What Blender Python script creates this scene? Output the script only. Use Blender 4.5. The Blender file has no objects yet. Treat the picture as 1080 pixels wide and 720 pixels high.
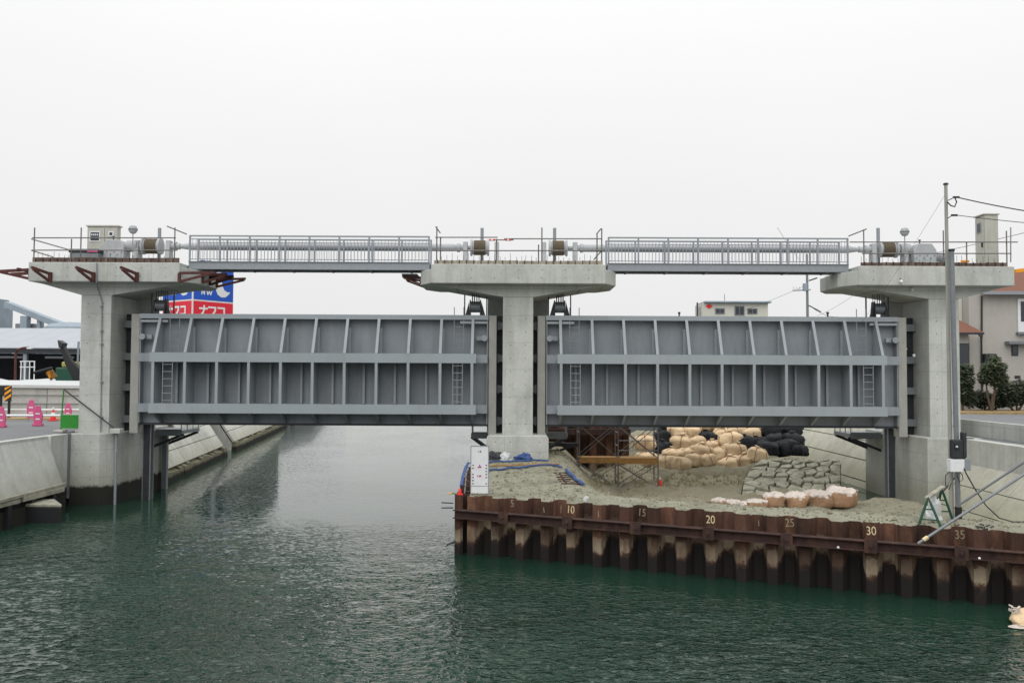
import bpy, math, random
from mathutils import Vector, Matrix, noise
R = math.radians
rnd = random.Random(7)
S = bpy.context.scene
col = S.collection

# ------------------------------------------------------------------ camera
CZ, F = 5.4, 930.0
PITCH, YAW, ROLL = math.atan(36.0/F), 2.0/F, R(0.28)
cam_d = bpy.data.cameras.new('camera'); cam = bpy.data.objects.new('camera', cam_d); col.objects.link(cam)
CM = Matrix.Rotation(YAW, 3, 'Z') @ Matrix.Rotation(R(90)+PITCH, 3, 'X') @ Matrix.Rotation(ROLL, 3, 'Z')
cam.matrix_world = Matrix.Translation((0, 0, CZ)) @ CM.to_4x4()
cam_d.sensor_width = 36; cam_d.lens = F/1080*36; cam_d.clip_end = 5000; cam_d.clip_start = .1
S.camera = cam
# ------------------------------------------------------------------ sky, sun, exposure
SUN_EL, SUN_AZ = R(45), R(192)         # soft light from behind the camera
w = bpy.data.worlds.new('World'); S.world = w; w.use_nodes = True
nt = w.node_tree; nt.nodes.clear()
sky = nt.nodes.new('ShaderNodeTexSky'); sky.sky_type = 'NISHITA'; sky.sun_disc = False
sky.sun_elevation = SUN_EL; sky.sun_rotation = SUN_AZ; sky.air_density = 1; sky.dust_density = 4
hs = nt.nodes.new('ShaderNodeHueSaturation'); hs.inputs['Saturation'].default_value = .08; hs.inputs['Value'].default_value = 1
nt.links.new(sky.outputs[0], hs.inputs['Color'])
mx = nt.nodes.new('ShaderNodeMix'); mx.data_type = 'RGBA'; mx.inputs[0].default_value = .93   # a closed layer of cloud
nt.links.new(hs.outputs[0], mx.inputs[6])
# overcast sky: brighter towards the zenith, as under any closed cloud layer
tc = nt.nodes.new('ShaderNodeTexCoord'); sx = nt.nodes.new('ShaderNodeSeparateXYZ'); nt.links.new(tc.outputs['Generated'], sx.inputs[0])
def wm(op, a, b):
    n = nt.nodes.new('ShaderNodeMath'); n.operation = op
    for v, i in ((a, 0), (b, 1)):
        if isinstance(v, (int, float)): n.inputs[i].default_value = v
        else: nt.links.new(v, n.inputs[i])
    return n.outputs[0]
sz2 = wm('MULTIPLY', sx.outputs[2], sx.outputs[2]); gain = wm('ADD', 1.0, wm('MULTIPLY', sz2, 1.25))
cl = nt.nodes.new('ShaderNodeTexNoise'); cl.inputs['Scale'].default_value = 2.2; cl.inputs['Detail'].default_value = 3
nt.links.new(tc.outputs['Generated'], cl.inputs['Vector'])
gain = wm('MULTIPLY', gain, wm('ADD', .965, wm('MULTIPLY', cl.outputs[0], .07)))
vm = nt.nodes.new('ShaderNodeVectorMath'); vm.operation = 'SCALE'; vm.inputs[0].default_value = (8.3, 8.36, 8.3); nt.links.new(gain, vm.inputs['Scale'])
nt.links.new(vm.outputs[0], mx.inputs[7])
bg = nt.nodes.new('ShaderNodeBackground'); bg.inputs[1].default_value = .105
out = nt.nodes.new('ShaderNodeOutputWorld')
nt.links.new(mx.outputs[2], bg.inputs[0]); nt.links.new(bg.outputs[0], out.inputs[0])
sd = bpy.data.lights.new('sun', 'SUN'); sd.energy = 1.15; sd.angle = R(60); sd.color = (1, .985, .96)
so = bpy.data.objects.new('sun', sd); col.objects.link(so)
sdir = Vector((math.sin(SUN_AZ)*math.cos(SUN_EL), math.cos(SUN_AZ)*math.cos(SUN_EL), math.sin(SUN_EL)))
so.rotation_euler = sdir.to_track_quat('Z', 'Y').to_euler(); so.location = (0, -20, 40)
vs = S.view_settings; vs.view_transform = 'Standard'; vs.look = 'None'; vs.exposure = 0.0; vs.gamma = 1; vs.use_curve_mapping = False
S.render.engine = 'CYCLES'

# ------------------------------------------------------------------ pixel helpers (photo pixels, 1080 x 720)
def ray(px, py):
    return CM @ Vector((px-540, 360-py, -F))
def pt(px, py, Y):
    r = ray(px, py); return Vector((0, 0, CZ)) + r*(Y/r.y)
def X(px, Y): return pt(px, 396, Y).x
def Z(px, py, Y): return pt(px, py, Y).z
def onz(px, py, z):
    r = ray(px, py); return Vector((0, 0, CZ)) + r*((z-CZ)/r.z)

# ------------------------------------------------------------------ object helpers
WL = {}
def wl(o): return WL.get(o.name, Vector((0, 0, 0))) if o else Vector((0, 0, 0))
def tag(o, label=None, cat=None, group=None, kind=None):
    if label: o['label'] = label
    if cat: o['category'] = cat
    if group: o['group'] = group
    if kind: o['kind'] = kind
    return o
def thing(name, label, cat, loc, group=None):
    o = bpy.data.objects.new(name, None); col.objects.link(o); o.location = loc; o.empty_display_size = .2
    WL[o.name] = Vector(loc); return tag(o, label, cat, group)
def link(name, me, parent=None, loc=None, rot=(0, 0, 0), sc=(1, 1, 1)):
    o = bpy.data.objects.new(name, me); col.objects.link(o); pw = wl(parent)
    lw = Vector(loc) if loc is not None else pw.copy()
    if parent: o.parent = parent
    d = lw-pw
    if parent and parent.type == 'MESH': d = parent.rotation_euler.to_matrix().inverted() @ d
    o.location = d; o.rotation_euler = rot; o.scale = sc; WL[o.name] = lw
    return o
class MB:
    def __init__(s): s.v = []; s.f = []
    def add(s, vs, fs):
        n = len(s.v); s.v += [tuple(v) for v in vs]; s.f += [tuple(i+n for i in f) for f in fs]; return s
    def box(s, x0, x1, y0, y1, z0, z1):
        return s.add([(x, y, z) for z in (z0, z1) for y in (y0, y1) for x in (x0, x1)],
                     [(0, 2, 3, 1), (4, 5, 7, 6), (0, 1, 5, 4), (2, 6, 7, 3), (0, 4, 6, 2), (1, 3, 7, 5)])
    def beam(s, p, q, a, b=None, up=(0, 0, 1)):
        p, q = Vector(p), Vector(q); b = a if b is None else b; d = (q-p).normalized(); up = Vector(up)
        if abs(d.dot(up)) > .98: up = Vector((0, 1, 0))
        u = d.cross(up).normalized()*a/2; t = d.cross(u).normalized()*b/2
        vs = [c+i*u+j*t for c in (p, q) for j in (-1, 1) for i in (-1, 1)]
        return s.add(vs, [(0, 1, 3, 2), (4, 6, 7, 5), (0, 4, 5, 1), (2, 3, 7, 6), (0, 2, 6, 4), (1, 5, 7, 3)])
    def tube(s, p, q, r, n=8, r2=None):
        p, q = Vector(p), Vector(q); d = (q-p).normalized(); r2 = r if r2 is None else r2
        u = d.orthogonal().normalized(); t = d.cross(u)
        vs = []
        for c, rr in ((p, r), (q, r2)):
            vs += [c+(u*math.cos(2*math.pi*i/n)+t*math.sin(2*math.pi*i/n))*rr for i in range(n)]
        return s.add(vs, [(i, (i+1) % n, n+(i+1) % n, n+i) for i in range(n)]+[tuple(range(n-1, -1, -1)), tuple(range(n, 2*n))])
    def path(s, pts, r, n=6, flat=1):
        pts = [Vector(p) for p in pts]; vs = []
        for k, p in enumerate(pts):
            d = (pts[min(k+1, len(pts)-1)]-pts[max(k-1, 0)]).normalized()
            up = Vector((0, 0, 1)) if abs(d.z) < .95 else Vector((0, 1, 0))
            u = d.cross(up).normalized(); t = u.cross(d)
            vs += [p+(u*math.cos(2*math.pi*i/n)+t*math.sin(2*math.pi*i/n)*flat)*r for i in range(n)]
        m = len(pts); fs = [(k*n+i, k*n+(i+1) % n, (k+1)*n+(i+1) % n, (k+1)*n+i) for k in range(m-1) for i in range(n)]
        return s.add(vs, fs+[tuple(range(n-1, -1, -1)), tuple((m-1)*n+i for i in range(n))])
    def prism(s, poly, ax, a, b):
        def P(u, v, t): return {'y': (u, t, v), 'z': (u, v, t), 'x': (t, u, v)}[ax]
        n = len(poly)
        return s.add([P(u, v, t) for t in (a, b) for u, v in poly],
                     [tuple(range(n)), tuple(range(2*n-1, n-1, -1))]+[(i, n+i, n+(i+1) % n, (i+1) % n) for i in range(n)])
    def lathe(s, prof, c, ax='z', n=16):
        vs = []
        for r, h in prof:
            for i in range(n):
                a = 2*math.pi*i/n; x, y = r*math.cos(a), r*math.sin(a)
                vs.append({'z': (c[0]+x, c[1]+y, c[2]+h), 'x': (c[0]+h, c[1]+x, c[2]+y), 'y': (c[0]+x, c[1]+h, c[2]+y)}[ax])
        m = len(prof); fs = [(k*n+i, k*n+(i+1) % n, (k+1)*n+(i+1) % n, (k+1)*n+i) for k in range(m-1) for i in range(n)]
        return s.add(vs, fs+[tuple(range(n-1, -1, -1)), tuple((m-1)*n+i for i in range(n))])
    def mesh(s, name, mat, off=(0, 0, 0), smooth=False):
        me = bpy.data.meshes.new(name); ox, oy, oz = off
        me.from_pydata([(x-ox, y-oy, z-oz) for x, y, z in s.v], [], s.f)
        import bmesh as _b
        bm = _b.new(); bm.from_mesh(me); _b.ops.recalc_face_normals(bm, faces=bm.faces); bm.to_mesh(me); bm.free()
        for m in (mat if isinstance(mat, (list, tuple)) else [mat]): me.materials.append(m)
        if smooth:
            for p in me.polygons: p.use_smooth = True
            me.set_sharp_from_angle(angle=R(40))
        return me
    def build(s, name, mat, parent=None, bevel=0, smooth=False, origin=None):
        off = wl(parent) if parent else (Vector(origin) if origin is not None else Vector((0, 0, 0)))
        me = s.mesh(name, mat, off, smooth)
        o = link(name, me, parent, None if parent else off)
        if bevel:
            b = o.modifiers.new('bevel', 'BEVEL'); b.width = bevel; b.segments = 2; b.limit_method = 'ANGLE'; b.angle_limit = R(30)
        return o
def sm(a, b, x):
    t = max(0, min(1, (x-a)/(b-a))); return t*t*(3-2*t)
ORD = ['first', 'second', 'third', 'fourth', 'fifth', 'sixth', 'seventh', 'eighth', 'ninth', 'tenth', 'eleventh', 'twelfth', 'thirteenth', 'fourteenth', 'fifteenth']

# ------------------------------------------------------------------ materials
def srgb(r, g, b):
    f = lambda c: (c/255/12.92 if c/255 <= .04045 else ((c/255+.055)/1.055)**2.4)
    return (f(r), f(g), f(b), 1)
class NM:
    def __init__(s, name):
        s.m = bpy.data.materials.new(name); s.m.use_nodes = True; s.t = s.m.node_tree
        s.b = s.t.nodes['Principled BSDF']
        s.geo = None
    def n(s, ty, **k):
        x = s.t.nodes.new(ty)
        for a, b in k.items(): setattr(x, a, b)
        return x
    def l(s, a, b): s.t.links.new(a, b)
    def pos(s, scale=(1, 1, 1)):
        if not s.geo: s.geo = s.n('ShaderNodeNewGeometry')
        mp = s.n('ShaderNodeMapping'); mp.inputs['Scale'].default_value = scale; s.l(s.geo.outputs['Position'], mp.inputs[0]); return mp.outputs[0]
    def noise(s, sc, detail=4, rough=.6, scale=(1, 1, 1), vec=None):
        t = s.n('ShaderNodeTexNoise'); t.inputs['Scale'].default_value = sc; t.inputs['Detail'].default_value = detail; t.inputs['Roughness'].default_value = rough
        s.l(vec or s.pos(scale), t.inputs['Vector']); return t.outputs[0]
    def ramp(s, fac, stops):
        r = s.n('ShaderNodeValToRGB'); e = r.color_ramp.elements
        while len(e) < len(stops): e.new(.5)
        for i, (p, c) in enumerate(stops): e[i].position = p; e[i].color = c if isinstance(c, tuple) else (c, c, c, 1)
        s.l(fac, r.inputs[0]); return r.outputs[0]
    def mix(s, fac, a, b, mode='MIX'):
        x = s.n('ShaderNodeMix', data_type='RGBA', blend_type=mode)
        for v, i in ((fac, 0), (a, 6), (b, 7)):
            if isinstance(v, (int, float)): x.inputs[i].default_value = v
            elif isinstance(v, tuple): x.inputs[i].default_value = v
            else: s.l(v, x.inputs[i])
        return x.outputs[2]
    def math(s, op, a, b=None, c=None):
        x = s.n('ShaderNodeMath', operation=op)
        for v, i in ((a, 0), (b, 1), (c, 2)):
            if v is None: continue
            if isinstance(v, (int, float)): x.inputs[i].default_value = v
            else: s.l(v, x.inputs[i])
        return x.outputs[0]
    def xyz(s):
        p = s.n('ShaderNodeSeparateXYZ'); s.l(s.pos(), p.inputs[0]); return p.outputs
    def bump(s, h, strength=.3, dist=.02):
        x = s.n('ShaderNodeBump'); x.inputs['Strength'].default_value = strength; x.inputs['Distance'].default_value = dist
        s.l(h, x.inputs['Height']); s.l(x.outputs[0], s.b.inputs['Normal'])
    def col(s, c):
        if isinstance(c, tuple): s.b.inputs['Base Color'].default_value = c
        else: s.l(c, s.b.inputs['Base Color'])
    def set(s, rough=.6, metal=0, spec=.5):
        s.b.inputs['Roughness'].default_value = rough; s.b.inputs['Metallic'].default_value = metal
        s.b.inputs['Specular IOR Level'].default_value = spec; return s.m
def k(c, f): return (c[0]*f, c[1]*f, c[2]*f, 1)
def plain(name, c, rough=.6, metal=0, var=.18, sc=3, bump=.15, grime=None, spec=.4):
    m = NM(name); a = m.noise(sc, 5, .65); 
    cc = m.ramp(a, [(.3, k(c, 1-var)), (.7, k(c, 1+var))])
    if grime:
        g = m.ramp(m.noise(2.2, 6, .7, (1, 1, .25)), [(.5, 0), (.75, 1)]); cc = m.mix(m.math('MULTIPLY', g, .7), cc, grime)
    m.col(cc)
    if bump: m.bump(m.noise(sc*14, 3), bump, .01)
    return m.set(rough, metal, spec)
def concrete(name, c, tide=False, wet=True, tz=.72, joints=True, stain=.5, streak=.6):
    m = NM(name)
    cc = m.ramp(m.noise(.7, 6, .6), [(.3, k(c, .80)), (.5, c), (.72, k(c, 1.12))])
    fine = m.ramp(m.noise(9, 5, .7), [(.25, .86), (.7, 1.06)]); cc = m.mix(1.0, cc, fine, 'MULTIPLY')
    st = m.ramp(m.noise(2.4, 5, .6, (1, 1, .12)), [(.5, 0), (.78, 1)])
    cc = m.mix(m.math('MULTIPLY', st, streak), cc, k(c, .55))
    z = m.xyz()[2]
    if joints:
        fr = m.math('FRACT', m.math('DIVIDE', z, 1.13)); jl = m.math('LESS_THAN', fr, .013)
        cc = m.mix(m.math('MULTIPLY', jl, .6), cc, k(c, .35))
    ox = m.xyz(); vx = m.math('FRACT', m.math('DIVIDE', m.math('ADD', ox[0], .37), 1.83)); vj = m.math('LESS_THAN', vx, .009)
    if joints: cc = m.mix(m.math('MULTIPLY', vj, .45), cc, k(c, .4))
    bl_ = m.ramp(m.noise(1.1, 5, .65, (1, 1, .35)), [(.52, 0), (.7, 1)]); cc = m.mix(m.math('MULTIPLY', bl_, .35), cc, k((c[0]*.98, c[1]*.95, c[2]*.88, 1), .66))
    if tide:
        nz = m.math('MULTIPLY', m.math('SUBTRACT', m.noise(3.5, 4, .7), .5), .35)
        h = m.math('ADD', z, nz)
        dirty = m.ramp(h, [(.0, 1), (.55, .85), (1, 0)]); 
        dn = m.n('ShaderNodeMapRange'); m.l(h, dn.inputs[0]); dn.inputs[1].default_value = .55; dn.inputs[2].default_value = 2.0; dn.inputs[3].default_value = .55; dn.inputs[4].default_value = 0
        cc = m.mix(dn.outputs[0], cc, (.20, .19, .115, 1))
        wt = m.n('ShaderNodeMapRange'); m.l(h, wt.inputs[0]); wt.inputs[1].default_value = tz; wt.inputs[2].default_value = tz+.12; wt.inputs[3].default_value = .97 if wet else .0; wt.inputs[4].default_value = 0
        cc = m.mix(wt.outputs[0], cc, (.014, .013, .011, 1))
    m.col(cc); m.bump(m.noise(22, 4, .7), .25, .012)
    return m.set(.88, 0, .25)
M = {}
M['conc'] = concrete('concrete', srgb(180, 182, 177))
M['conc_tide'] = concrete('tidal_concrete', srgb(180, 182, 177), tide=True)
M['conc_dry'] = concrete('stained_concrete', srgb(180, 182, 177), tide=True, wet=False)
M['conc_wall'] = concrete('wall_concrete', srgb(190, 191, 186), tide=True, joints=False)
M['slab_dry'] = concrete('bank_slab_concrete', srgb(186, 185, 172), tide=True, wet=False, joints=False, streak=.5)
M['conc_slab'] = concrete('slab_concrete', srgb(204, 204, 197), tide=True, tz=.45, joints=False, streak=.6)
M['foot'] = concrete('foot_stone', srgb(92, 90, 82), tide=True, tz=.2, joints=False, streak=.6)
M['conc_old'] = concrete('yard_concrete', srgb(178, 177, 172), joints=False)
M['ledge'] = plain('weathered_ledge', srgb(150, 148, 134), .9, 0, .3, 3, .3, srgb(70, 68, 58))
M['gate'] = plain('gate_paint', srgb(142, 149, 154), .5, 0, .06, .8, .04, k(srgb(150, 155, 156), .8))
M['gate_skin'] = plain('gate_skin_paint', srgb(133, 139, 145), .55, 0, .07, .9, .05, k(srgb(128, 132, 134), .75))
M['galv'] = plain('galvanized_steel', srgb(138, 143, 149), .45, .2, .08, 6, .04)
M['white'] = plain('white_machine_paint', srgb(160, 163, 166), .45, 0, .06, 4, .04, k(srgb(160, 158, 150), .9))
M['steel'] = plain('grey_steel', srgb(120, 124, 128), .5, .3, .12, 5, .05)
M['dark'] = plain('dark_steel', srgb(52, 54, 58), .5, .3, .2, 5, .05)
M['pipe'] = plain('scaffold_pipe', srgb(112, 108, 108), .5, .4, .25, 8, .06)
M['redbrown'] = plain('red_oxide_steel', srgb(82, 44, 40), .75, 0, .3, 6, .1, srgb(60, 34, 30))
M['rustboard'] = plain('rusty_board', srgb(88, 70, 62), .85, 0, .4, 7, .2, srgb(150, 140, 126))
M['paleboard'] = plain('pale_form_board', srgb(150, 142, 128), .85, 0, .3, 7, .2, srgb(110, 84, 74))
M['rope'] = plain('rusty_wire_rope', srgb(94, 84, 68), .75, .2, .35, 30, .4)
M['beige'] = plain('beige_cabinet_paint', srgb(172, 171, 162), .55, 0, .04, 2, .02, srgb(150, 146, 130))
M['black'] = plain('black_rubber', srgb(30, 31, 33), .6, 0, .2, 8, .1)
M['glass'] = plain('dark_window', srgb(40, 45, 52), .12, 0, .15, 1, 0, spec=.6)
M['asphalt'] = plain('asphalt', srgb(112, 114, 116), .9, 0, .14, 1.2, .3)
M['wood'] = plain('plank_wood', srgb(150, 112, 62), .8, 0, .25, 4, .15)
M['blue'] = plain('blue_tarpaulin', srgb(52, 76, 126), .6, 0, .2, 5, .15)
M['stone'] = plain('pitching_stone', srgb(150, 148, 130), .9, 0, .4, 2.5, .5, srgb(96, 95, 84))
M['mortar'] = plain('dark_joint', srgb(48, 46, 40), .95, 0, .3, 6, .3)
M['pink'] = plain('pink_plastic', srgb(196, 84, 130), .5, 0, .1, 8, .02)
M['red'] = plain('red_plastic', srgb(222, 48, 50), .5, 0, .08, 8, .02)
M['green'] = plain('green_panel', srgb(40, 126, 40), .6, 0, .1, 6, .04)
M['dgreen'] = plain('dark_green_paint', srgb(20, 70, 54), .5, 0, .2, 9, .05)
M['yellow'] = plain('orange_yellow_paint', srgb(226, 150, 30), .5, 0, .1, 5, .03)
M['signblue'] = plain('sign_blue', srgb(18, 78, 180), .45, 0, .03, 1, 0)
M['signred'] = plain('sign_red', srgb(212, 32, 52), .45, 0, .03, 1, 0)
M['signwhite'] = plain('sign_white', srgb(218, 218, 216), .45, 0, .02, 1, 0)
M['plaster'] = plain('pale_plaster', srgb(168, 164, 158), .9, 0, .06, .8, .08, srgb(160, 150, 140))
M['plaster2'] = plain('white_plaster', srgb(196, 194, 184), .9, 0, .05, .8, .08)
M['soil'] = plain('brown_soil', srgb(150, 128, 92), .95, 0, .3, 2, .4)
M['whitesheet'] = plain('white_sheeting', srgb(188, 190, 191), .6, 0, .05, 2, .1)
M['shedroof'] = plain('shed_roof', srgb(158, 163, 170), .5, .0, .04, .5, .02)
M['plant'] = plain('plant_steel', srgb(140, 152, 162), .6, .1, .12, .6, .05)
M['bark'] = plain('bark', srgb(82, 68, 54), .9, 0, .3, 8, .4)
M['poleconc'] = plain('pole_concrete', srgb(150, 150, 144), .8, 0, .08, 3, .08)
M['number'] = plain('number_paint', srgb(208, 190, 150), .8, 0, .25, 14, .1)
M['number2'] = plain('faded_number_paint', srgb(150, 140, 116), .85, 0, .3, 16, .1)
M['mark'] = plain('dark_print', srgb(70, 72, 78), .7, 0, .1, 9, 0)
M['pinkmark'] = plain('pink_print', srgb(238, 204, 224), .7, 0, .12, 9, 0)
M['cap'] = plain('white_plastic', srgb(214, 216, 218), .4, 0, .05, 6, .02)

def leafmat(name, c):
    m = NM(name); oi = m.n('ShaderNodeNewGeometry')
    m.col(m.ramp(oi.outputs['Random Per Island'], [(0, k(c, .5)), (.6, c), (1, k(c, 1.7))])); return m.set(.6, 0, .3)
M['leaf'] = leafmat('dark_leaves', srgb(50, 58, 42)); M['leaf2'] = leafmat('pine_leaves', srgb(60, 68, 46))

def bagmat(name, c, c2):
    m = NM(name); oi = m.n('ShaderNodeObjectInfo')
    cc = m.ramp(m.noise(5, 5, .65), [(.3, k(c, .78)), (.7, k(c, 1.1))])
    rv = m.ramp(oi.outputs['Random'], [(0, .78), (1, 1.12)]); cc = m.mix(1, cc, rv, 'MULTIPLY')
    cc = m.mix(m.math('MULTIPLY', m.ramp(m.noise(2.5, 5, .6), [(.5, 0), (.72, 1)]), .55), cc, c2)
    m.col(cc); m.bump(m.noise(9, 5, .7), .8, .06); return m.set(.75, 0, .25)
M['tan'] = bagmat('tan_bulk_bag', srgb(222, 196, 160), srgb(186, 156, 120))
M['tan2'] = bagmat('brown_bulk_bag', srgb(168, 134, 106), srgb(142, 108, 86))
M['blackbag'] = bagmat('black_bulk_bag', srgb(36, 38, 42), srgb(64, 66, 70))
M['whitebag'] = bagmat('white_bag_top', srgb(208, 198, 190), srgb(190, 156, 130))

def sandmat():
    m = NM('sand'); c = srgb(150, 149, 133)
    cc = m.ramp(m.noise(.9, 6, .65), [(.28, k(c, .62)), (.5, c), (.75, k(c, 1.14))])
    cc = m.mix(m.math('MULTIPLY', m.ramp(m.noise(5, 6, .75), [(.48, 0), (.62, 1)]), .55), cc, k(srgb(120, 112, 90), .8))
    y = m.xyz()[1]                       # the excavated sand behind the gates is browner
    mr = m.n('ShaderNodeMapRange'); m.l(y, mr.inputs[0]); mr.inputs[1].default_value = 34; mr.inputs[2].default_value = 39
    cc = m.mix(m.math('MULTIPLY', mr.outputs[0], .55), cc, srgb(140, 130, 106))
    m.col(cc); h = m.math('ADD', m.noise(3, 5, .7), m.math('MULTIPLY', m.noise(26, 4, .7), .4)); m.bump(h, 1.0, .11)
    return m.set(.95, 0, .15)
M['sand'] = sandmat()

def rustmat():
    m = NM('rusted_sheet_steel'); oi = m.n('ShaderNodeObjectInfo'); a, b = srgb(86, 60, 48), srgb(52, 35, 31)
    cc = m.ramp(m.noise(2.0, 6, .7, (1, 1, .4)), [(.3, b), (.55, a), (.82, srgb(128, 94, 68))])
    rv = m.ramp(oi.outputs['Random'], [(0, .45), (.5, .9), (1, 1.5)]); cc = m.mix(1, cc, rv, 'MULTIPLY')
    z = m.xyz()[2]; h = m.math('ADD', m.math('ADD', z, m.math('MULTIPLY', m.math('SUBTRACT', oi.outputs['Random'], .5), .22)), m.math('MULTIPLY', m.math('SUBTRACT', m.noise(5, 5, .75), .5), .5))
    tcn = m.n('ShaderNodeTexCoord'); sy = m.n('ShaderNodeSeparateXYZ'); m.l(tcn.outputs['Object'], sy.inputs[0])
    h = m.math('SUBTRACT', h, m.math('MULTIPLY', m.math('ADD', sy.outputs[1], .1), 1.0))      # dark band raised on recessed sheets, painting in their shade
    # pale dried band between the tide marks, black band of wet steel and painted recess shade below
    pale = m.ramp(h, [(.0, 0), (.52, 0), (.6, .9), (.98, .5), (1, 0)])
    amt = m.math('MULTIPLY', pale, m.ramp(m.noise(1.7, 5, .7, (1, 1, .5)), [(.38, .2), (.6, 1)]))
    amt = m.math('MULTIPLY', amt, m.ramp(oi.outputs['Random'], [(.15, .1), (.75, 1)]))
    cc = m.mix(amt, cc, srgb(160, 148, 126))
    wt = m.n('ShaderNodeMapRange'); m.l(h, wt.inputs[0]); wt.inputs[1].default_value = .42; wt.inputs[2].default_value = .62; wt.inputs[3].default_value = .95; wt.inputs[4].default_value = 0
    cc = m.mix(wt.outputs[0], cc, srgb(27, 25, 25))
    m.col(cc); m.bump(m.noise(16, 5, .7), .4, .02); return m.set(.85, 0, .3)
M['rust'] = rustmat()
M['wale'] = plain('rusted_wale', srgb(58, 40, 36), .85, 0, .45, 5, .4, srgb(104, 72, 54))

def tilemat():
    m = NM('orange_roof_tiles'); wv = m.n('ShaderNodeTexWave'); wv.inputs['Scale'].default_value = 1.6; wv.inputs['Distortion'].default_value = .4
    m.l(m.pos((1, .3, 0)), wv.inputs[0]); m.col(m.mix(m.math('MULTIPLY', wv.outputs[1], .5), srgb(124, 84, 68), srgb(92, 64, 54)))
    m.bump(wv.outputs[1], .7, .05); return m.set(.8, 0, .3)
M['tile'] = tilemat()

def watermat():
    m = NM('canal_water')
    m.col(m.ramp(m.noise(.11, 3, .5), [(.3, (.008, .025, .016, 1)), (.7, (.015, .043, .028, 1))]))
    calm = m.ramp(m.noise(.16, 4, .6, (1, .8, 1)), [(.32, .35), (.60, 1)])       # patches of breeze
    o3 = m.xyz(); wob = m.math('MULTIPLY', m.math('SUBTRACT', m.noise(.5, 3, .6), .5), 5)
    # calm past the gates and in the lee of the sheet pile wall
    mr = m.n('ShaderNodeMapRange'); m.l(m.math('ADD', o3[1], wob), mr.inputs[0]); mr.inputs[1].default_value = 23; mr.inputs[2].default_value = 33; mr.inputs[3].default_value = 1; mr.inputs[4].default_value = .05
    lee = m.math('ADD', m.math('ADD', m.math('MULTIPLY', m.math('SUBTRACT', o3[0], -1.75), -.4067), m.math('MULTIPLY', m.math('SUBTRACT', o3[1], 27.2), -.9135)), m.math('MULTIPLY', wob, .45))
    ml = m.n('ShaderNodeMapRange'); m.l(lee, ml.inputs[0]); ml.inputs[1].default_value = 1.2; ml.inputs[2].default_value = 4.2; ml.inputs[3].default_value = .10; ml.inputs[4].default_value = 1
    side = m.n('ShaderNodeMapRange'); m.l(o3[0], side.inputs[0]); side.inputs[1].default_value = -2.6; side.inputs[2].default_value = -1.6
    shelter = m.math('ADD', m.math('MULTIPLY', ml.outputs[0], side.outputs[0]), m.math('SUBTRACT', 1, side.outputs[0]))
    calm = m.math('MULTIPLY', calm, shelter)
    a = m.noise(1.5, 2, .5, (1, 1.2, 1)); c = m.noise(.5, 2, .5)
    def crest(sc, lo, hi, st):         # short steep wavelets on a smoother surface
        q = m.n('ShaderNodeMapRange', interpolation_type='SMOOTHSTEP'); m.l(m.noise(sc, 2, .55, st), q.inputs[0]); q.inputs[1].default_value = lo; q.inputs[2].default_value = hi; return q.outputs[0]
    b = crest(3.4, .50, .74, (1, 1.35, 1)); e = crest(6.5, .51, .74, (1, 1.3, 1))
    h = m.math('ADD', m.math('MULTIPLY', a, .35), m.math('ADD', m.math('MULTIPLY', c, .8), m.math('ADD', m.math('MULTIPLY', b, .36), m.math('MULTIPLY', e, .19))))
    h = m.math('ADD', h, .5)
    h = m.math('MULTIPLY', m.math('SUBTRACT', h, 1.1), m.math('MULTIPLY', calm, mr.outputs[0]))
    m.bump(h, 1.0, .26); m.set(.04, 0, .5); m.b.inputs['IOR'].default_value = 1.36
    return m.m
M['water'] = watermat()

# ------------------------------------------------------------------ dimensions shared by the structure
ROAD = 2.93
PCX = .17                                   # centre of the middle pier
LCR, RCL = -16.95, 17.42                    # faces of the side columns towards the canal
COLW = 1.28
YC0, YC1 = 37.0, 39.6                       # column depth
WP0 = Vector((-1.75, 27.2, 0)); WA = R(24); WD = Vector((math.cos(WA), -math.sin(WA), 0)); WN = Vector((-math.sin(WA), -math.cos(WA), 0))
def W(s, n, z): return WP0+WD*s+WN*n+Vector((0, 0, z))
def ywall(x): return WP0.y-(x-WP0.x)*math.tan(WA)

# ------------------------------------------------------------------ water and ground
tag(MB().add([(-60, -40, 0), (60, -40, 0), (60, 320, 0), (-60, 320, 0)], [(0, 1, 2, 3)]).build('canal_water', M['water']), kind='structure')
# left bank land: follows the canal edge
LB = [(-18.45, -40), (-18.45, 42.5), (-19.6, 46), (-21.2, 58), (-24, 85), (-25, 110), (-40, 200), (-60, 318)]
RB = [(18.45, -40), (18.45, 42.5), (19.3, 46), (19.6, 80), (12, 110), (-8, 200), (-25, 318)]
def land(name, edge, side):
    vs = []; fs = []
    for x, y in edge: vs += [(x, y, ROAD-.03), (side*2500, y, ROAD-.03), (x, y, -1)]
    for i in range(len(edge)-1):
        a = 3*i; fs += [(a, a+3, a+4, a+1), (a, a+2, a+5, a+3)]
    tag(MB().add(vs, fs).build(name, M['asphalt']), kind='structure')
land('left_bank_ground', LB, -1); land('right_bank_ground', RB, 1)
tag(MB().add([(-2500, 318, ROAD-.04), (2500, 318, ROAD-.04), (2500, 2500, ROAD-.04), (-2500, 2500, ROAD-.04)], [(0, 1, 2, 3)]).build('far_ground', M['soil']), kind='structure')

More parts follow.
